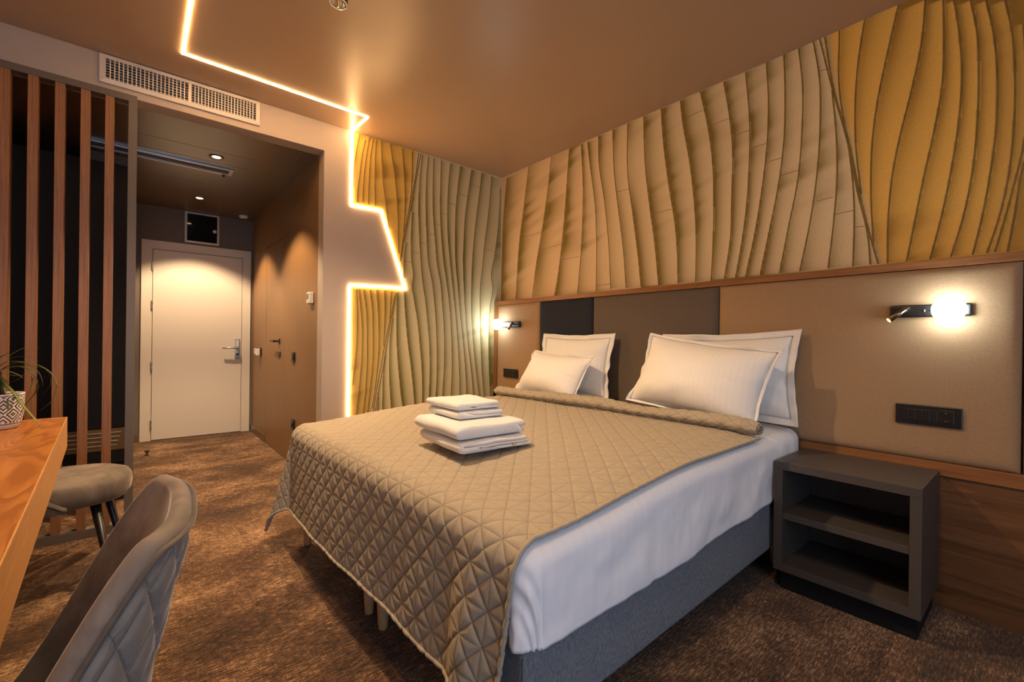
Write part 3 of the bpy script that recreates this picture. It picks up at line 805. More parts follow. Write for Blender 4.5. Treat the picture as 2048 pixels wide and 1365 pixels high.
build('lever', tube([(0.849, YD - 0.028, 0.955), (0.849, YD - 0.065, 0.955), (0.838, YD - 0.072, 0.956), (0.78, YD - 0.074, 0.958), (0.70, YD - 0.070, 0.955)], [0.012, 0.011, 0.010, 0.009, 0.008], 10), M['steel'], pl, True)
# floor door stop
t = thing('door_stop', 'small round metal door stop on the carpet by the door', 'door stop', (0.058, 5.195, 0))
build('post', lathe([(0.016, 0.0), (0.012, 0.006), (0.008, 0.02), (0.009, 0.03)], 18, c=(0.058, 5.195, 0)), M['brass'], t, True)
build('bumper', lathe([(0.010, 0.03), (0.021, 0.034), (0.021, 0.042), (0.008, 0.048)], 18, c=(0.058, 5.195, 0)), M['rubber'], t, True)

# ------------------------------------------------------------------ small devices on the corridor wall
t = thing('thermostat', 'white room thermostat on the brown corridor wall', 'thermostat', (XC, 3.58, 1.335))
build('body', B(XC - 0.030, XC - 0.0005, 3.535, 3.62, 1.338, 1.425, 0.006, 3), M['whiteplastic'], t)
build('display', B(XC - 0.032, XC - 0.0295, 3.565, 3.605, 1.372, 1.412), M['glassblack'], t)
build('dial_button', lathe([(0.006, XC - 0.034), (0.007, XC - 0.029)], 14, 'x', (0, 3.550, 1.36)), M['white_metal'], t)
t = thing('key_card_holder', 'white and black key card holder on the wall near the door', 'switch', (XC, 5.42, 0.88))
build('plate', B(XC - 0.014, XC - 0.0005, 5.375, 5.46, 0.88, 0.965, 0.003), M['blackplastic'], t)
build('card_slot', B(XC - 0.050, XC - 0.0135, 5.39, 5.45, 0.885, 0.955, 0.005, 3), M['whiteplastic'], t)
build('card', B(XC - 0.062, XC - 0.0495, 5.40, 5.44, 0.90, 0.962, 0.001), M['white_metal'], t)
def wall_device(name, label, cat, y, z):
    t = thing(name, label, cat, (XC, y, z - 0.042))
    build('plate', B(XC - 0.011, XC - 0.0005, y - 0.042, y + 0.042, z - 0.042, z + 0.042, 0.003), M['blackplastic'], t)
    return t
t = wall_device('light_switch', 'black light switch on the brown corridor wall', 'switch', 4.073, 0.917)
build('rocker', B(XC - 0.016, XC - 0.0105, 4.05, 4.096, 0.892, 0.942, 0.002), M['blackplastic2'], t)
t = wall_device('wall_socket', 'black low wall socket on the brown corridor wall', 'socket', 4.063, 0.35)
build('socket_well', lathe([(0.021, XC - 0.0165), (0.021, XC - 0.0105), (0.017, XC - 0.0105), (0.016, XC - 0.0125)], 24, 'x', (0, 4.063, 0.35)), M['blackplastic2'], t, True)

# ------------------------------------------------------------------ slatted partition
PY = 3.262
t = thing('slat_partition', 'partition of upright walnut slats in a dark metal frame', 'partition', (-0.45, PY + 0.03, 0))
build('top_rail', B(XL + 0.003, -0.024, PY, PY + 0.058, 2.377, 2.413, 0.001), M['rail'], t)
build('bottom_rail', B(XL + 0.003, -0.024, PY, PY + 0.058, 0.0, 0.046, 0.001), M['rail'], t)
build('post', B(-0.060, -0.022, PY - 0.001, PY + 0.059, 0.001, 2.3765, 0.001), M['rail'], t)
sl = None
for k in range(8):
    x = -0.1365 - 0.0953 * k
    if x < XL + 0.03: break
    if sl is None:
        sl = build('slat', B(x - 0.0185, x + 0.0185, PY + 0.002, PY + 0.056, 0.0465, 2.3765, 0.0012, 1), M['slat'], t); sx = x
    else:
        c = sl.copy(); COL.objects.link(c); c.location = sl.location + Vector((x - sx, 0, 0))

# ------------------------------------------------------------------ dark wardrobe behind the slats
CY = 3.80
t = thing('wardrobe', 'dark graphite wardrobe standing behind the slat partition', 'wardrobe', (-0.48, CY + 0.3, 0))
build('carcass', B(XL + 0.002, -0.046, CY + 0.02, CY + 0.62, 0.27, 2.17, 0.001), M['graphite'], t)
build('plinth', B(XL + 0.002, -0.06, CY + 0.10, CY + 0.62, 0.0, 0.269), M['black'], t)
for a, b in ((XL + 0.004, -0.485), (-0.481, -0.048)):
    build('door', B(a, b, CY, CY + 0.0195, 0.492, 2.168, 0.001), M['graphite'], t)
vp = build('vent_panel', B(XL + 0.004, -0.048, CY, CY + 0.0195, 0.352, 0.488, 0.001), M['bronze'], t)
for k in range(4):
    z = 0.463 - 0.0265 * k
    for (a, b) in ((-0.36, -0.087 - 0.006 * k), (-0.70, -0.41)):
        build('louvre', B(a, b, CY - 0.006, CY + 0.001, z - 0.003, z + 0.003, 0.0015), M['steel'], vp)
build('toe_rail', B(XL + 0.004, -0.048, CY + 0.004, CY + 0.0195, 0.27, 0.351, 0.001), M['graphite'], t)

# ------------------------------------------------------------------ headboard
XH = 2.542
hd = thing('headboard', 'upholstered wall headboard panelled in tan, taupe and charcoal with walnut frame', 'headboard', (XH + 0.03, 1.6, 0))
HY0, HY1 = -1.30, YB - 0.004
build('backboard', B(2.585, XW - 0.002, HY0, HY1, 0.0, 1.41), M['hpanel'], hd)
build('top_rail', B(XH - 0.002, 2.6155, HY0, HY1, 1.405, 1.440, 0.0015), M['hwood'], hd)
build('stile', B(XH - 0.002, 2.5845, YB - 0.050, HY1, 0.548, 1.4045, 0.0015), M['hwoodv'], hd)
build('bottom_rail', B(XH - 0.002, 2.5845, HY0, HY1, 0.545, 0.600, 0.0015), M['hwood'], hd)
build('lower_panel', B(2.552, 2.5845, HY0, HY1, 0.0, 0.5445, 0.001), M['hpanel'], hd)
def cushion(y0, y1, z0, z1, m, d=0.012):
    n = 30
    def f(a):
        return min(1.0, a)
    P = []
    for i in range(n + 1):
        row = []
        a = i / n
        y = y0 + (y1 - y0) * (0.5 - 0.5 * math.cos(math.pi * a))
        for j in range(n + 1):
            b = j / n
            z = z0 + (z1 - z0) * (0.5 - 0.5 * math.cos(math.pi * b))
            e = min(y - y0, y1 - y, z - z0, z1 - z)
            bulge = (1 - math.exp(-e / 0.010)) * d + 0.006 * math.sin(math.pi * a) * math.sin(math.pi * b)
            row.append(Vector((XH + 0.010 - bulge, y, z)))
        P.append(row)
    bm = grid_mesh(P)
    # sides back to the board
    edge = [e for e in bm.edges if e.is_boundary]
    r = bmesh.ops.extrude_edge_only(bm, edges=edge)
    for v in [v for v in r['geom'] if isinstance(v, bmesh.types.BMVert)]:
        v.co.x = 2.584
    build('cushion', bm, M[m], hd, True)
cz0, cz1 = 0.601, 1.404
cushion(2.706, YB - 0.052, cz0, cz1, 'tan')
cushion(2.138, 2.703, cz0, cz1, 'navy', 0.018)
cushion(1.214, 2.135, cz0, cz1, 'taupe', 0.018)
cushion(0.066, 1.211, cz0, cz1, 'tan', 0.018)
cushion(-1.08, 0.060, cz0, cz1, 'taupe', 0.018)

# wall lamps on the headboard
def wall_lamp(label, ystart, yend, zc, globe_y, read_y, read_dir, gx=0.052, gr=(0.034, 0.052)):
    """plate along the headboard, opal disc globe, small tilting reading tube"""
    t = thing('wall_lamp', label, 'wall lamp', (XH - 0.0145, (ystart + yend) / 2, zc - 0.03), 'headboard reading lamps')
    x1 = XH - 0.0145
    build('plate', B(x1 - 0.020, x1, min(ystart, yend), max(ystart, yend), zc - 0.026, zc + 0.026, 0.008, 3), M['blackplastic'], t)
    sg = 1 if globe_y < read_y else -1
    # globe: flattened opal glass
    a, r = gr
    prof = []
    for k in range(13):
        q = math.pi * k / 12
        prof.append((max(0.0008, r * math.sin(q)), -a * math.cos(q)))
    bm = lathe([(p[0], p[1]) for p in prof], 36, 'x', (x1 - gx, globe_y, zc))
    build('globe', bm, M['globe'], t, True)
    build('globe_neck', lathe([(0.012, x1 - 0.034), (0.012, x1 - 0.0195)], 16, 'x', (0, globe_y, zc)), M['blackplastic'], t)
    mid = (globe_y + read_y) / 2
    for k in (-0.010, 0.010):
        build('button', B(x1 - 0.023, x1 - 0.0195, mid + k - 0.003, mid + k + 0.003, zc - 0.005, zc + 0.005, 0.001), M['chrome'], t)
    dv = Vector(read_dir).normalized()
    p0 = Vector((x1 - 0.045, read_y, zc + 0.006)) - dv * 0.015
    build('swivel', tube([(x1 - 0.019, read_y, zc), (x1 - 0.047, read_y, zc)], 0.006, 10), M['blackplastic'], t, True)
    rt = build('reading_tube', tube([p0, p0 + dv * 0.085], [0.0085, 0.0115], 16), M['brass'], t, True)
    tip = p0 + dv * 0.0855
    build('reading_lens', tube([tip, tip + dv * 0.002], [0.0095, 0.0095], 14), M['lens_small'], t)
    return t
wall_lamp('wall lamp with glowing oval globe on the tan cushion near the nightstand', 0.195, 0.448, 1.226, 0.259, 0.392, (-0.35, 0.66, -0.62))
wall_lamp('wall lamp with glowing round globe in the far corner of the headboard', 3.225, 2.92, 1.222, 3.18, 2.985, (-0.55, 0.10, -0.75), gx=0.06, gr=(0.048, 0.048))

# power plates
def plate(label, y0, y1, z0, z1, full):
    t = thing('power_plate', label, 'socket', (XH - 0.0145, (y0 + y1) / 2, z0), 'black power plates on the headboard')
    x1 = XH - 0.0145
    build('frame', B(x1 - 0.010, x1, y0, y1, z0, z1, 0.003), M['blackplastic'], t)
    a, b = y0 + 0.024, y1 - 0.024
    n = 7.2 if full else 4
    w = (b - a) / n
    zc0, zc1 = z0 + 0.018, z1 - 0.018
    yy = b
    for k in range(4 if full else 2):
        build('rocker', B(x1 - 0.013, x1 - 0.0095, yy - w + 0.001, yy - 0.001, zc0, zc1, 0.001), M['blackplastic2'], t)
        yy -= w
    if full:
        u = build('usb_module', B(x1 - 0.012, x1 - 0.0095, yy - w + 0.001, yy - 0.001, zc0, zc1, 0.001), M['blackplastic2'], t)
        for q in (0.25, 0.5, 0.75):
            zz = zc0 + (zc1 - zc0) * q
            build('usb_port', B(x1 - 0.0125, x1 - 0.0118, yy - w * 0.75, yy - w * 0.25, zz - 0.003, zz + 0.003), M['black'], u)
        yy -= w
    s = build('socket_module', B(x1 - 0.012, x1 - 0.0095, a, yy - 0.001, zc0 - 0.004, zc1 + 0.004, 0.001), M['blackplastic2'], t)
    c = ((a + yy) / 2, (zc0 + zc1) / 2)
    rr = min(0.02, (yy - a) / 2 * 0.92)
    build('socket_ring', lathe([(rr, x1 - 0.0125), (rr * 0.86, x1 - 0.0135), (rr * 0.8, x1 - 0.0122)], 28, 'x', (0, c[0], c[1]), cap=False), M['blackplastic'], s, True)
    for q in (-1, 1):
        build('earth_clip', B(x1 - 0.0145, x1 - 0.0118, c[0] - 0.002, c[0] + 0.002, c[1] + q * rr * 0.8 - 0.0015, c[1] + q * rr * 0.8 + 0.0015), M['steel'], s)
plate('long black power plate above the dark nightstand', 0.219, 0.425, 0.748, 0.831, True)
plate('short black power plate beside the far pillows', 2.95, 3.145, 0.752, 0.828, False)

# ------------------------------------------------------------------ nightstand
nx0, nx1, ny0, ny1, nz = 2.155, 2.538, 0.286, 0.772, 0.566
t = thing('nightstand', 'dark taupe open nightstand with one shelf beside the bed', 'nightstand', (2.35, 0.53, 0))
tk = 0.034
build('top', B(nx0, nx1, ny0, ny1, nz - tk, nz, 0.001), M['night'], t)
build('side', B(nx0, nx1, ny0, ny0 + tk, 0.125, nz - tk - 0.0005, 0.001), M['night'], t)
build('side', B(nx0, nx1, ny1 - tk, ny1, 0.125, nz - tk - 0.0005, 0.001), M['night'], t)
build('bottom', B(nx0 - 0.0005, nx1, ny0, ny1, 0.092, 0.1245, 0.001), M['night'], t)
build('shelf', B(nx0 + 0.004, nx1 - 0.013, ny0 + tk + 0.0005, ny1 - tk - 0.0005, 0.318, 0.346, 0.001), M['night'], t)
build('back_panel', B(nx1 - 0.012, nx1 - 0.001, ny0 + tk + 0.0005, ny1 - tk - 0.0005, 0.125, nz - tk - 0.0005), M['night'], t)
build('plinth', B(nx0 + 0.04, nx1, ny0 + 0.016, ny1 - 0.016, 0.0, 0.0915), M['graphite'], t)

# ------------------------------------------------------------------ bed
BO, BA = Vector((0.667, 0.742)), R(1.5)
BL_, BW_ = 1.85, 1.80
_ca, _sa = math.cos(BA), math.sin(BA)
def bw(u, v, z):
    return Vector((BO.x + u * _ca - v * _sa, BO.y + u * _sa + v * _ca, z))
def bwn(U, V, Z):
    return np.stack([BO.x + U * _ca - V * _sa, BO.y + U * _sa + V * _ca, Z], -1)
def xf(bm):
    for v in bm.verts:
        v.co = bw(v.co.x, v.co.y, v.co.z)
    return bm
bed = thing('bed', 'double bed of two grey fabric bases on beech legs', 'bed', bw(BL_ / 2, BW_ / 2, 0))
ZB0, ZB1 = 0.155, 0.365
for a, b in ((0.014, 0.897), (0.903, BW_ - 0.014)):
    build('base', xf(B(0.008, BL_, a, b, ZB0, ZB1, 0.012, 3)), M['linen'], bed)
    for v in (a + 0.058, b - 0.058):
        for u in (0.062, BL_ - 0.09):
            bm = lathe([(0.0165, 0.0), (0.018, 0.004), (0.026, ZB0 - 0.0005)], 20)
            for w in bm.verts: w.co = bw(u, v, 0) + w.co
            build('leg', bm, M['beech'], bed, True)
for v in (0.0165,):
    build('corner_seam', tube([bw(0.0105, v, ZB0 + 0.01), bw(0.0105, v, ZB1 - 0.01)], 0.0025, 6), M['linen'], bed)
build('mattress', xf(B(0.012, BL_ - 0.004, 0.012, BW_ - 0.012, ZB1 + 0.0005, 0.585, 0.05, 4)), M['sheet'], bed)

def ztop(U, V):
    t = np.clip(U / 0.85, 0, 1); t = t * t * (3 - 2 * t)
    e = np.clip((0.22 - V) / 0.22, 0, 1)
    return 0.614 + 0.052 * t - 0.016 * e * e

def drape(U, V, r, u0, u1, v0, v1, k, flare, lift=0.0):
    """cloth over the rectangle u0..u1 x v0..v1; returns position and unit normal arrays (bed coordinates)"""
    cu = np.clip(U, u0, u1); cv = np.clip(V, v0, v1)
    ou = U - cu; ov = V - cv
    d = np.hypot(ou, ov) + 1e-9
    du, dv = ou / d, ov / d
    corner = 2 * np.minimum(np.abs(du), np.abs(dv))
    corner = np.clip(corner, 0, 1)
    kk = k + flare * corner
    arc = np.pi * r / 2
    ang = np.minimum(d, arc) / r
    rest = np.maximum(d - arc, 0)
    out = r * np.sin(ang) + kk * rest
    fall = r * (1 - np.cos(ang)) + np.sqrt(np.maximum(1 - kk * kk, 0)) * rest
    z = ztop(cu, cv) + lift - fall
    Nh = np.sin(ang)
    return cu + du * out, cv + dv * out, z, du * Nh, dv * Nh, np.cos(ang)

def np_mesh(name, P, m, parent=None, org=None, mask=None, uv=None):
    nu, nv = P.shape[:2]
    idx = np.arange(nu * nv).reshape(nu, nv)
    q = np.stack([idx[:-1, :-1], idx[1:, :-1], idx[1:, 1:], idx[:-1, 1:]], -1)
    if mask is not None: q = q[mask]
    q = q.reshape(-1, 4)
    me = bpy.data.meshes.new(name)
    if parent is not None: org = wloc(parent)
    me.from_pydata((P.reshape(-1, 3) - np.array(org)).tolist(), [], q.tolist())
    me.polygons.foreach_set('use_smooth', np.ones(len(q), bool))
    if uv is not None:
        ul = me.uv_layers.new(name='cloth')
        li = np.zeros(len(me.loops), int); me.loops.foreach_get('vertex_index', li)
        ul.data.foreach_set('uv', uv.reshape(-1, 2)[li].astype(np.float32).ravel())
    me.update()
    return link(name, me, m, parent, None if parent is not None else Vector(org))

# fitted sheet
us = np.linspace(-0.212, BL_ - 0.002, 240); vs = np.linspace(-0.322, BW_ + 0.28, 264)
U, V = np.meshgrid(us, vs, indexing='ij')
rr_ = 0.055
V = np.where(V < rr_, rr_ + (V - rr_) * np.interp(U, [-0.3, 0.0, 0.2, 0.72, 1.4, 1.85], [0.70, 0.71, 0.77, 0.875, 0.83, 0.78]), V)
ou_, ov_ = np.maximum(rr_ - U, 0), np.maximum(rr_ - V, 0)
f_ = np.where((ou_ > 0) & (ov_ > 0), np.maximum(ou_, ov_) / (np.hypot(ou_, ov_) + 1e-9), 1.0)     # gathered corner
U = np.where(ou_ > 0, rr_ - ou_ * f_, U); V = np.where(ov_ > 0, rr_ - ov_ * f_, V)
pu, pv, pz, nu_, nv_, nw_ = drape(U, V, rr_, rr_, BL_, rr_, BW_ - rr_, 0.0, 0.05)
side = np.clip((np.hypot(U - np.clip(U, rr_, BL_), V - np.clip(V, rr_, BW_ - rr_)) - 0.04) / 0.1, 0, 1)
wr = 0.013 * (vnoise(U * 5 + V * 7 + 40, (U - V) * 6 + 40, 3) - 0.35) + 0.010 * (vnoise(U * 13 + 30, V * 9 + U * 6 + 30, 4) - 0.5)
wr = wr + 0.004 * (vnoise(U * 30 + 9, V * 22 + 9, 6) - 0.5)
# gathers at the foot corner
cg = np.exp(-((U + 0.02) / 0.10) ** 2)
wr = wr + 0.0035 * cg * np.sin(U * 110 + V * 24)
disp = side * wr + (1 - side) * 0.003 * (vnoise(U * 9, V * 9, 8) - 0.5)
pu, pv, pz = pu + nu_ * disp, pv + nv_ * disp, pz + nw_ * disp
hemw = 0.022 * (vnoise(U * 4 + V * 4 + 7, U * 0 + 3.3, 12) - 0.5) * side
lim = (pz < 0.40)
pz = pz + hemw * np.clip((0.46 - pz) / 0.10, 0, 1)
pu = pu - nu_ * np.where(pz < 0.385, (0.385 - pz) * 0.04, 0); pv = pv - nv_ * np.where(pz < 0.385, (0.385 - pz) * 0.04, 0)
sheet = np_mesh('fitted_sheet', bwn(pu, pv, pz), M['sheet'], None, bw(BL_ / 2, BW_ / 2, 0.33))
tag(sheet, 'white satin striped fitted sheet stretched over the mattress', 'bed sheet')
sm = sheet.modifiers.new('thickness', 'SOLIDIFY'); sm.thickness = 0.003; sm.offset = -1

# quilted bedspread
QA = 0.0872
def quilt(S, T, amp=0.0075):
    def ds(x, p):
        f = np.abs((x / p + 0.5) % 1.0 - 0.5) * p
        return f
    dh = ds(S, QA); dv = ds(T, QA)
    d1 = ds(S + T, QA) / math.sqrt(2); d2 = ds(S - T, QA) / math.sqrt(2)
    f = lambda d, s: 1 - np.exp(-d / s)
    m = np.minimum(np.minimum(d1, d2), np.minimum(dh, dv) * 1.6 + 0.002)
    puff = f(m, 0.0075)
    groove = np.exp(-(m / 0.0016) ** 2)
    return amp * (puff - 0.6) - 0.0016 * groove
rs = 0.075
U_END = 1.40
su = np.arange(-0.416, U_END, 0.0056); sv = np.arange(0.022, BW_ + 0.36, 0.0056)
U, V = np.meshgrid(su, sv, indexing='ij')
pu, pv, pz, nu_, nv_, nw_ = drape(U, V, rs, rr_ + 0.002, BL_, 0.0, BW_ - rr_ - 0.002, 0.05, 0.20, 0.017)
far = np.clip((V - (BW_ - 0.1)) / 0.3, 0, 1)
hang = np.clip((-U - 0.02) / 0.3, 0, 1)
disp = quilt(U, V, 0.0052) * (0.55 + 0.45 * np.clip(hang * 3 + far * 3, 0, 1))
disp = disp + 0.004 * (vnoise(U * 5 + 20, V * 5 + 20, 21) - 0.5)
# soft folds in the hanging part, a fuller one at the near corner
disp = disp + hang * (0.007 * np.sin(V * 6.0 + 0.6) + 0.020 * np.exp(-((V - 0.16) / 0.07) ** 2) - 0.012 * np.exp(-((V - 0.28) / 0.06) ** 2) + 0.0015 * np.sin(V * 23 + U * 9))
pu, pv, pz = pu + nu_ * disp, pv + nv_ * disp, pz + nw_ * disp
# the near edge is pulled in a little where it hangs
pv = pv + hang * np.exp(-((V - 0.02) / 0.18) ** 2) * 0.035
SP = bwn(pu, pv, pz)
so = np_mesh('bedspread', SP, M['quilt'], None, bw(0.6, BW_ / 2, 0.2), uv=np.stack([U, V], -1))
tag(so, 'taupe quilted bedspread hanging over the foot of the bed', 'bedspread')
sm = so.modifiers.new('thickness', 'SOLIDIFY'); sm.thickness = 0.005; sm.offset = -1
# bound hem
edge = [Vector(SP[i, 0]) for i in range(SP.shape[0] - 1, -1, -2)] + [Vector(SP[0, j]) for j in range(0, SP.shape[1], 2)] + [Vector(SP[i, -1]) for i in range(0, SP.shape[0], 2)]
bm = tube(edge, 0.0065, 8)
build('hem_binding', bm, M['spread'], so, True)
# stitched border line beside the hem
row = 4
edge2 = [Vector(SP[i, row]) + Vector((0, 0, 0.0022)) for i in range(SP.shape[0] - 1, row, -2)]

# rolled-back head edge
nv2, na = 330, 44
vv = np.linspace(0.028, BW_ - 0.01, nv2)
P = np.zeros((na, nv2, 3)); PUV = np.zeros((na, nv2, 2))
for i in range(na):
    th = 2 * math.pi * i / (na - 1)
    S_ = U_END + 0.05 * th
    q = quilt(np.full(nv2, S_), vv, 0.007)
    ru = 0.052 + 0.006 * (vnoise(vv * 4, vv * 0 + 1.5, 31) - 0.5)
    rz = 0.031 + 0.012 * (vnoise(vv * 3.3 + 5, vv * 0 + 2.5, 32) - 0.5)
    taper = np.clip((vv - 0.028) / 0.05, 0, 1) * 0.25 + 0.75
    sag = 1 - 0.25 * np.clip((vv - 1.55) / 0.25, 0, 1) * 0
    uu = U_END + 0.015 + (ru + q) * math.cos(th) * taper + 0.02 * np.sin(vv * 2.1)
    zz = ztop(np.full(nv2, U_END), vv) + 0.018 + rz + (rz + q) * math.sin(th) * taper
    P[i] = bwn(uu, vv, zz); PUV[i, :, 0] = S_; PUV[i, :, 1] = vv
rl = np_mesh('rolled_edge', P, M['quilt'], so, uv=PUV)
# roll ends: spiral of lining
for vi, sgn in ((0, -1), (nv2 - 1, 1)):
    c = P[:, vi].mean(0)
    bm = bmesh.new()
    ring = [bm.verts.new(Vector(p)) for p in P[:-1, vi]]
    inner = [bm.verts.new(Vector(c + (p - c) * 0.55) + Vector((0, 0.012 * -sgn * 0, 0))) for p in P[:-1, vi]]
    n = len(ring)
    for i in range(n): bm.faces.new((ring[i], ring[(i + 1) % n], inner[(i + 1) % n], inner[i]))
    deep = [bm.verts.new(Vector(c + (p - c) * 0.5) + Vector((0, -0.03 * sgn, 0))) for p in P[:-1, vi]]
    for i in range(n): bm.faces.new((inner[i], inner[(i + 1) % n], deep[(i + 1) % n], deep[i]))
    bm.faces.new(deep)
    e = build('roll_end', bm, M['spread_back'], so, True)
    sp = []
    for k in range(40):
        a = k / 39 * 4 * math.pi; f = 0.12 + 0.80 * k / 39
        sp.append(Vector(c + (P[int((a / (2 * math.pi) % 1) * (na - 1)), vi] - c) * f) + Vector((0, 0.003 * sgn, 0)))
    build('roll_layer', tube(sp, 0.003, 6), M['spread'], so, True)

# ------------------------------------------------------------------ pillows
def pillow(label, c, w, h, th, lean, yaw, roll, seed, fl=0.042, pinch=0.07):
    n = 56
    rot = Matrix.Rotation(R(yaw), 3, 'Z') @ Matrix.Rotation(R(lean), 3, 'Y') @ Matrix.Rotation(R(roll), 3, 'X')
    def pos(a, b, side, k=1.0):
        ex = w / 2 * a * (1 - pinch * (1 - b * b)) ; ez = h / 2 * b * (1 - pinch * 1.1 * (1 - a * a))
        A = max(0.0, 1 - abs(a) ** 2.6); Bq = max(0.0, 1 - abs(b) ** 2.6)
        t = th * (A * Bq) ** 0.72
        # heavier towards the bottom
        t *= 1.0 - 0.22 * b
        nz_ = mnoise.noise(Vector((a * 2.2 + seed, b * 2.2, seed * 1.7)))
        rad = mnoise.noise(Vector((math.atan2(b, a) * 3.2 + seed, 0.7 * math.hypot(a, b), 3.1)))
        edge = max(abs(a), abs(b))
        rad2 = mnoise.noise(Vector((math.atan2(b, a) * 7.5 + seed * 2, 1.3 * math.hypot(a, b), 5.1)))
        t += (0.014 * nz_ + 0.020 * rad * edge ** 2 + 0.012 * rad2 * edge ** 3) * (A * Bq) ** 0.4
        return Vector((-side * t / 2 if side > 0 else t * 0.30, ex, ez))
    o = thing('pillow', label, 'pillow', c, 'white hotel pillows')
    def put(bm, nm, m, par):
        me_bm = bm
        for v in me_bm.verts: v.co = Vector(c) + rot @ v.co
        return build(nm, me_bm, m, par, True)
    P1 = [[pos(-1 + 2 * i / n, -1 + 2 * j / n, 1) for j in range(n + 1)] for i in range(n + 1)]
    P2 = [[pos(-1 + 2 * i / n, -1 + 2 * j / n, -1) for j in range(n + 1)] for i in range(n + 1)]
    bm = grid_mesh(P1)
    grid_mesh(P2, bm=bm)
    bmesh.ops.remove_doubles(bm, verts=bm.verts, dist=0.0008)
    put(bm, 'body', M['pillow'], o)
    # oxford flange: wavy flat border
    per = []
    for i in range(n): per.append((-1 + 2 * i / n, -1))
    for i in range(n): per.append((1, -1 + 2 * i / n))
    for i in range(n): per.append((1 - 2 * i / n, 1))
    for i in range(n): per.append((-1, 1 - 2 * i / n))
    rows = []
    for k in range(5):
        q = k / 4
        row = []
        for (a, b) in per:
            p = pos(a, b, 1)
            cn = max(0.0, (min(abs(a), abs(b)) - 0.8) / 0.2)
            ca = -1 if a <= -0.9999 else (1 if a >= 0.9999 else a * (abs(a) > 0.9) * 1.0)
            cb = -1 if b <= -0.9999 else (1 if b >= 0.9999 else b * (abs(b) > 0.9) * 1.0)
            if abs(a) < 0.9999 and abs(a) > 0.8: ca = math.copysign((abs(a) - 0.8) / 0.2, a)
            elif abs(a) < 0.9999: ca = 0
            if abs(b) < 0.9999 and abs(b) > 0.8: cb = math.copysign((abs(b) - 0.8) / 0.2, b)
            elif abs(b) < 0.9999: cb = 0
            wv = 0.012 * q * mnoise.noise(Vector((a * 3.3 + seed, b * 3.3, 9.3))) * 2
            row.append(Vector((p.x * (1 - q) + wv - 0.004 * q, p.y + ca * fl * q, p.z + cb * fl * q)))
        rows.append(row)
    bm = grid_mesh(rows, closed_v=True)
    f = put(bm, 'flange', M['pillow'], o)
    s = f.modifiers.new('thickness', 'SOLIDIFY'); s.thickness = 0.003; s.offset = 0
    return o
pillow('white pillow standing at the back on the far side', (2.422, 2.215, 0.905), 0.61, 0.405, 0.16, 9, 2, 0, 1.3, fl=0.034)
pillow('smaller white pillow leaning in front on the far side', (2.232, 2.24, 0.842), 0.62, 0.335, 0.20, 30, -3, 3, 4.7, fl=0.010)
pillow('white pillow standing at the back on the near side', (2.432, 1.135, 0.907), 0.67, 0.41, 0.16, 10, 2, -2, 7.9, fl=0.034)
pillow('plump white pillow leaning in front on the near side', (2.248, 1.185, 0.895), 0.70, 0.40, 0.25, 22, 0, 7, 11.2, fl=0.014)

# ------------------------------------------------------------------ folded towels on the bed
def towel(label, cx, cy, z0, lx, ly, h, yaw, seed, slits=1, group=None, sag=0.0):
    o = thing('folded_towel', label, 'towel', (cx, cy, z0), 'folded white towels on the bed')
    x0, x1 = -lx / 2, lx / 2
    lay = h / (slits + 1)
    poly = []
    # bottom edge, left rounded fold, top edge, right end with open layers
    nb = 14
    for k in range(nb): poly.append((x1 - lay * 0.5 - (lx - h * 0.5 - lay * 0.5) * k / (nb - 1), 0.0))
    for k in range(1, 12):
        a = math.pi * k / 12
        poly.append((x0 + h * 0.5 - h * 0.5 * math.sin(a), h / 2 - h / 2 * math.cos(a)))
    for k in range(nb): poly.append((x0 + h * 0.5 + (lx - h * 0.5 - lay * 0.5) * k / (nb - 1), h))
    g = 0.0016
    for s in range(slits + 1):
        top = h - s * lay; bot = top - lay
        off = (0.010 * s) * (-1) ** s
        for k in range(1, 7):
            a = math.pi * k / 7
            poly.append((x1 - lay * 0.5 + off + lay * 0.5 * math.sin(a), (top + bot) / 2 + (lay / 2 - g) * math.cos(a)))
        if s < slits:
            xe = x0 + h * 0.62 + 0.01 * s
            for k in range(8): poly.append((x1 - lay * 0.5 - (x1 - lay * 0.5 - xe) * (k + 0.5) / 8, bot + g))
            poly.append((xe - 0.006, bot + 0.003)); poly.append((xe - 0.008, bot)); poly.append((xe - 0.006, bot - 0.003))
            for k in range(8): poly.append((xe + (x1 - lay * 0.5 - xe) * (k + 0.5) / 8, bot - g))
    rings = []
    ny = 26
    bm = bmesh.new()
    cr, sr = math.cos(R(yaw)), math.sin(R(yaw))
    for j in range(ny + 1):
        q = j / ny
        y = -ly / 2 + ly * q
        e = min(q, 1 - q) * ly
        sc = 1 - 0.24 * math.exp(-e / 0.010)
        ring = []
        for (a, b) in poly:
            nz_ = mnoise.noise(Vector((a * 9 + seed, y * 9, b * 14)))
            n2 = mnoise.noise(Vector((a * 30 + seed, y * 34, b * 30)))
            zz = h / 2 + (b - h / 2) * sc + (0.004 * nz_ + 0.0015 * n2) * (b / h) - sag * (b / h) * math.exp(-((a - x0) / 0.05) ** 2) * 0.5
            xx = a + 0.006 * nz_
            yy = y + 0.006 * mnoise.noise(Vector((b * 40 + seed, a * 8, 2.0)))
            ring.append(bm.verts.new((cx + xx * cr - yy * sr, cy + xx * sr + yy * cr, z0 + zz)))
        rings.append(ring)
    n = len(poly)
    for a, b in zip(rings[:-1], rings[1:]):
        for k in range(n): bm.faces.new((a[k], a[(k + 1) % n], b[(k + 1) % n], b[k]))
    f1 = bm.faces.new(rings[0]); f2 = bm.faces.new(rings[-1])
    bmesh.ops.triangulate(bm, faces=[f1, f2])
    build('cloth', bm, M['towel'], o, True)
    return o
tz = 0.672
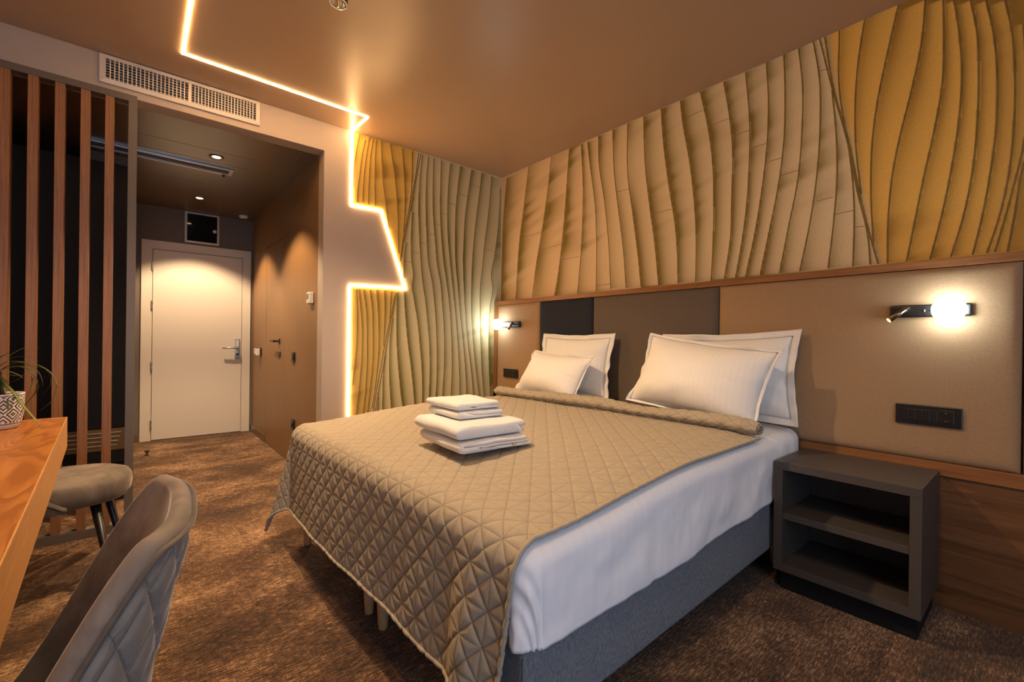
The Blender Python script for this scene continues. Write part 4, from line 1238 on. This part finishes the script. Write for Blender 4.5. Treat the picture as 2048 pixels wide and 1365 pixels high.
t1 = towel('large folded white towel at the bottom of the stack', 1.025, 1.475, tz, 0.30, 0.34, 0.044, -4, 1.0, slits=2)
towel('large folded white towel, second from the bottom of the stack', 1.025, 1.50, tz + 0.0465, 0.315, 0.345, 0.050, -2, 5.0)
towel('small folded white towel, second from the top of the stack', 1.05, 1.56, tz + 0.0985, 0.215, 0.25, 0.031, -3, 9.0)
towel('small folded white towel on top of the stack', 1.045, 1.575, tz + 0.131, 0.21, 0.25, 0.031, -1, 13.0)
build('care_label', B(1.09, 1.108, 1.298, 1.3015, tz + 0.010, tz + 0.020), M['steel'], t1)

# ------------------------------------------------------------------ desk
DZ = 0.757
t = thing('desk', 'honey coloured wooden desk along the left wall', 'desk', (-0.55, 1.1, 0))
e0, e1 = Vector((-0.216, 2.465)), Vector((-0.088, -0.35))
dn = Vector((-(e1 - e0).y, (e1 - e0).x)).normalized()      # towards +x
if dn.x < 0: dn = -dn
i0, i1 = e0 - dn * 0.003, e1 - dn * 0.003
build('top', prism([(XL + 0.002, 2.462), (i0.x, 2.462), (i1.x, i1.y), (XL + 0.002, i1.y)], DZ - 0.035, DZ), M['desk'], t)
bm = prism([(e0.x, e0.y), (e1.x, e1.y), (i1.x, i1.y), (i0.x, e0.y - 0.003)], DZ - 0.118, DZ + 0.0004)
bmesh.ops.bevel(bm, geom=list(bm.edges), offset=0.0007, segments=1, affect='EDGES')
build('front_fascia', bm, M['desk_edge'], t)
bm = prism([(e0.x, e0.y), (i0.x, e0.y - 0.003), (XL + 0.002, 2.462), (XL + 0.002, e0.y)], DZ - 0.118, DZ + 0.0003)
build('end_fascia', bm, M['desk_edge'], t)
build('support_panel', B(XL + 0.002, XL + 0.45, 2.10, 2.13, 0.0, DZ - 0.0355), M['desk_edge'], t)
build('support_panel', B(XL + 0.002, XL + 0.45, -0.30, -0.27, 0.0, DZ - 0.0355), M['desk_edge'], t)

# ------------------------------------------------------------------ plant in patterned pot
PC = Vector((-0.372, 2.285, DZ))
t = thing('potted_plant', 'grassy plant in a black and white patterned pot on the desk', 'plant', PC)
def pot_mat():
    m, nt, b = base('tribal_pattern_glaze')
    b.inputs['Roughness'].default_value = 0.45
    tc = nd(nt, 'ShaderNodeTexCoord')
    sp = nd(nt, 'ShaderNodeSeparateXYZ'); nt.links.new(tc.outputs['Object'], sp.inputs[0])
    at = nd(nt, 'ShaderNodeMath', operation='ARCTAN2'); nt.links.new(sp.outputs[1], at.inputs[0]); nt.links.new(sp.outputs[0], at.inputs[1])
    def mth(op, a, bb):
        n = nd(nt, 'ShaderNodeMath', operation=op)
        for i, q in enumerate((a, bb)):
            if q is None: continue
            if isinstance(q, (int, float)): n.inputs[i].default_value = q
            else: nt.links.new(q, n.inputs[i])
        return n.outputs[0]
    uu = mth('MULTIPLY', at.outputs[0], 8 / (2 * math.pi))       # 8 repeats round
    vv_ = mth('MULTIPLY', sp.outputs[2], 1 / 0.052)
    fu = mth('ABSOLUTE', mth('SUBTRACT', mth('FRACT', uu, None), 0.5), None)
    fv = mth('ABSOLUTE', mth('SUBTRACT', mth('FRACT', vv_, None), 0.5), None)
    dd = mth('ADD', fu, fv)                                     # nested diamonds
    st = mth('FRACT', mth('MULTIPLY', dd, 4.2), None)
    line = mth('GREATER_THAN', st, 0.62)
    inr = mth('MULTIPLY', mth('GREATER_THAN', sp.outputs[2], 0.022), mth('LESS_THAN', sp.outputs[2], 0.112))
    f = mth('MULTIPLY', line, inr)
    r1 = mth('LESS_THAN', mth('ABSOLUTE', mth('SUBTRACT', sp.outputs[2], 0.019), None), 0.0014)
    r2 = mth('LESS_THAN', mth('ABSOLUTE', mth('SUBTRACT', sp.outputs[2], 0.1145), None), 0.0012)
    f = mth('MAXIMUM', f, mth('MAXIMUM', r1, r2))
    nt.links.new(ramp(nt, f, [(0.4, (0.70, 0.66, 0.62)), (0.6, (0.012, 0.011, 0.011))]), b.inputs['Base Color'])
    return m
M['pot'] = pot_mat()
bm = lathe([(0.040, 0.0), (0.050, 0.003), (0.0585, 0.018), (0.064, 0.055), (0.066, 0.117), (0.066, 0.120), (0.060, 0.120), (0.058, 0.100)], 48, c=tuple(PC), cap=False)
build('pot', bm, M['pot'], t, True)
build('soil', lathe([(0.0005, 0.106), (0.059, 0.104), (0.058, 0.09)], 30, c=tuple(PC), cap=False), M['soil'], t, True)
build('stem', lathe([(0.026, 0.100), (0.020, 0.13), (0.012, 0.17), (0.010, 0.195)], 16, c=tuple(PC)), M['soil'], t, True)
def leaf_mat(name, c1, c2):
    m, nt, b = base(name)
    b.inputs['Roughness'].default_value = 0.42
    f = noise_n(nt, coords(nt), 9, 2)
    nt.links.new(ramp(nt, f, [(0.35, c1), (0.65, c2)]), b.inputs['Base Color'])
    return m
LM = [leaf_mat('green_grass_leaf', (0.055, 0.085, 0.008), (0.15, 0.17, 0.02)), leaf_mat('dark_grass_leaf', (0.018, 0.028, 0.005), (0.06, 0.07, 0.012)), leaf_mat('dry_leaf_tip', (0.32, 0.22, 0.08), (0.42, 0.30, 0.12))]
LR = Vector((0.769, -0.639, 0)); LF = Vector((0.639, 0.769, 0))
CR = PC + Vector((0, 0, 0.195))
k_ = 0.000249       # metres per traced unit
leaves = [
 (0, .0042, -.05, [(60,520),(200,620),(400,780),(560,930),(700,1040),(830,1160),(905,1240)]),
 (0, .0024, .01, [(40,450),(130,390),(250,360),(400,368),(520,390),(640,430),(740,500),(810,590),(830,690),(800,820),(730,930),(600,1030)]),
 (1, .0016, .04, [(40,480),(150,330),(260,295),(360,320),(450,360)]),
 (1, .0038, .02, [(20,470),(0,400),(0,330),(60,280),(130,235)]),
 (0, .0020, .05, [(60,480),(120,300),(225,190),(300,180),(420,180)]),
 (0, .0022, .03, [(60,490),(120,462),(200,440),(330,435),(440,500),(480,545)]),
 (0, .0028, -.02, [(60,500),(120,480),(230,485),(350,510),(450,545),(490,575)]),
 (1, .0034, .02, [(60,500),(180,440),(300,430),(420,460),(500,540),(540,640),(530,740),(480,820),(400,910),(330,1000),(290,1100)]),
 (1, .0028, .03, [(60,500),(200,400),(330,380),(430,430),(510,520),(550,640),(540,720)]),
 (1, .0016, .05, [(60,490),(250,420),(450,430),(560,470),(595,580),(570,700),(470,830)]),
 (0, .0026, -.03, [(60,510),(150,620),(230,750),(290,860),(325,960),(325,1050),(300,1100)]),
 (0, .0034, -.055, [(50,510),(110,560),(130,680),(120,800),(90,880),(0,1010)]),
 (0, .0030, -.06, [(55,510),(160,600),(165,760),(145,860),(140,960),(170,1050)]),
 (1, .0026, -.03, [(40,520),(30,640),(60,700),(90,750)]),
 (1, .0011, -.07, [(40,520),(-80,900),(-60,1150),(0,1205),(150,1228),(330,1222),(480,1195),(600,1165)]),
 (2, .0022, -.02, [(40,520),(0,612),(60,605),(105,610)]),
 (1, .0016, .0, [(60,510),(200,640),(340,600),(370,560)]),
 (0, .0024, .05, [(60,500),(200,560),(340,560),(330,680),(240,880)]),
]
for s in range(9):      # the far side of the tuft
    a = s / 8
    leaves.append((s % 2, .0028, -.08 + .18 * a, [(40, 500), (-60 - 40 * s % 90, 380 - 20 * (s % 4)), (-220 - 30 * (s % 5), 360 + 40 * (s % 3)), (-360 - 25 * (s % 4), 520), (-430 - 20 * (s % 3), 760 + 20 * s)]))
for mi, wd, dep, pts in leaves:
    P = []
    n = len(pts)
    for i, (X, Y) in enumerate(pts):
        q = i / (n - 1)
        P.append(CR + LR * ((X - 50) * k_) + Vector((0, 0, -(Y - 500) * k_)) + LF * (dep * math.sin(q * 1.6)))
    # refine
    Q = []
    for i in range(n - 1):
        p0, p1, p2, p3 = P[max(i - 1, 0)], P[i], P[i + 1], P[min(i + 2, n - 1)]
        for s in range(4):
            u = s / 4
            Q.append(0.5 * ((2 * p1) + (p2 - p0) * u + (2 * p0 - 5 * p1 + 4 * p2 - p3) * u * u + (3 * p1 - p0 - 3 * p2 + p3) * u ** 3))
    Q.append(P[-1])
    for q in Q:
        if q.z < DZ + 0.003 and q.x < -0.225: q.z = DZ + 0.003
    m_ = len(Q)
    rad = [1.35 * wd * (0.5 + 0.5 * min(1, 4 * i / m_)) * (1 - 0.85 * (i / (m_ - 1)) ** 2.2) for i in range(m_)]
    build('leaf', tube(Q, rad, 6, flat=(1, 0.28)), LM[mi], t, True)

# ------------------------------------------------------------------ velvet chairs
def make_chair(label):
    o = thing('velvet_chair', label, 'chair', (0, 0, 0), 'taupe velvet shell chairs')
    A, Bh = 0.214, 0.262
    AM = R(112)
    def plan(al, off):
        c, s = math.cos(al), math.sin(al)
        x = -(A + off) * math.copysign(abs(c) ** 0.89, c); y = (Bh + off) * math.copysign(abs(s) ** 0.65, s)
        return x, y
    def zt(ph):
        f = 1 - smoothstep(0.25, 0.82, abs(ph)) ** 0.907
        return 0.428 + (0.808 - 0.428) * f - 0.056 * smoothstep(0.78, 1.0, abs(ph))
    def spt(ph, z, off):
        x, y = plan(ph * AM, off)
        q = max(0.0, (z - 0.36) / 0.46)
        x = x * (1 + 0.06 * q) - 0.074 * q ** 1.4 * max(0.0, math.cos(ph * AM * 0.8)) 
        y = y * (0.96 + 0.07 * q)
        # tuck in under the seat
        if z < 0.42:
            k = (0.42 - z) / 0.06
            x *= 1 - 0.10 * k; y *= 1 - 0.10 * k
        return Vector((x, y, z))
    TH = 0.028
    nphi = 120
    # outer quilted skin
    nq, nhq = 220, 130
    G = np.zeros((nq + 1, nhq + 1, 3)); GU = np.zeros((nq + 1, nhq + 1, 2))
    for i in range(nq + 1):
        ph = -1 + 2 * i / nq
        ztp = zt(ph)
        for j in range(nhq + 1):
            z = 0.36 + (ztp - 0.36) * j / nhq
            s_ = ph * AM * 0.25
            qs, qt = s_ * 1.25, z * 0.86
            a_ = 0.082
            d1 = abs(((qs + qt) / a_ + 0.5) % 1 - 0.5) * a_ * 0.7071
            d2 = abs(((qs - qt) / a_ + 0.5) % 1 - 0.5) * a_ * 0.7071
            q = 0.0075 * (1 - math.exp(-min(d1, d2) / 0.0065)) * min(1, (ztp - z) / 0.03) * min(1, (1 - abs(ph)) / 0.06)
            G[i, j] = spt(ph, z, q); GU[i, j] = (qs, qt)
    np_mesh('backrest_shell', G, M['velvet_quilt_lit'], o, uv=GU)
    # inner pad with rolled rim
    rows = []
    for i in range(nphi + 1):
        ph = -1 + 2 * i / nphi
        ztp = zt(ph)
        row = []
        for k in range(9):
            a = math.pi * k / 8
            off = -TH / 2 + TH / 2 * math.cos(a)
            p = spt(ph, ztp, off)
            p.z = ztp + 0.017 * math.sin(a)
            row.append(p)
        for j in range(1, 31):
            z = ztp - (ztp - 0.40) * j / 30
            row.append(spt(ph, z, -TH - 0.010 * math.sin(math.pi * min(1, j / 30))))
        rows.append(row)
    build('backrest_pad', grid_mesh(rows), M['velvet'], o, True)
    build('piping', tube([spt(-1 + 2 * i / nphi, zt(-1 + 2 * i / nphi) + 0.002, 0.003) for i in range(nphi + 1)], 0.0042, 8), M['velvet_dk'], o, True)
    # underside
    und = [spt(-1 + 2 * i / 60, 0.36, 0.0) for i in range(61)]
    bm = bmesh.new()
    c = bm.verts.new((0, 0, 0.357))
    vv_ = [bm.verts.new(p) for p in und]
    for i in range(60): bm.faces.new((c, vv_[i], vv_[i + 1]))
    build('underside', bm, M['leg_black'], o)
    # seat cushion: rounded D plan
    prof = [(0.80, 0.365), (0.93, 0.368), (0.985, 0.385), (1.0, 0.415), (0.99, 0.440), (0.95, 0.458), (0.85, 0.468), (0.6, 0.472), (0.3, 0.468), (0.01, 0.466)]
    rows = []
    ns = 72
    for (r, z) in prof:
        row = []
        for i in range(ns):
            a = 2 * math.pi * i / ns
            c_, s_ = math.cos(a), math.sin(a)
            x = 0.245 * math.copysign(abs(c_) ** 0.82, c_) if c_ > 0 else 0.185 * math.copysign(abs(c_) ** 0.8, c_)
            y = 0.222 * math.copysign(abs(s_) ** 0.85, s_)
            w_ = 0.003 * mnoise.noise(Vector((x * 8, y * 8, 4.0)))
            row.append(Vector((0.02 + x * r, y * r, z + w_)))
        rows.append(row)
    bm = grid_mesh(rows, closed_v=True)
    build('seat', bm, M['velvet'], o, True)
    for sx in (-1, 1):
        for sy in (-1, 1):
            a = Vector((0.02 + 0.135 * sx, 0.135 * sy, 0.366)); b = Vector((0.02 + 0.205 * sx, 0.20 * sy, 0.0))
            build('leg', tube([a, b + (a - b) * 0.02, b], [0.0185, 0.0105, 0.010], 16), M['leg_black'], o, True)
    return o
def copy_tree(o, parent=None):
    c = o.copy(); COL.objects.link(c); c.parent = parent
    for ch in [q for q in bpy.data.objects if q.parent == o and q != c]: copy_tree(ch, c)
    return c
ch1 = make_chair('taupe velvet chair with quilted back, tucked in at the desk in the foreground')
ch2 = copy_tree(ch1)
ch1.location = (-0.231, 0.902, 0); ch1.rotation_euler = (0, 0, R(175.8))
ch2['label'] = 'taupe velvet chair with its seat showing in front of the slat partition'
ch2.location = (-0.285, 2.735, 0); ch2.rotation_euler = (0, 0, R(-4))
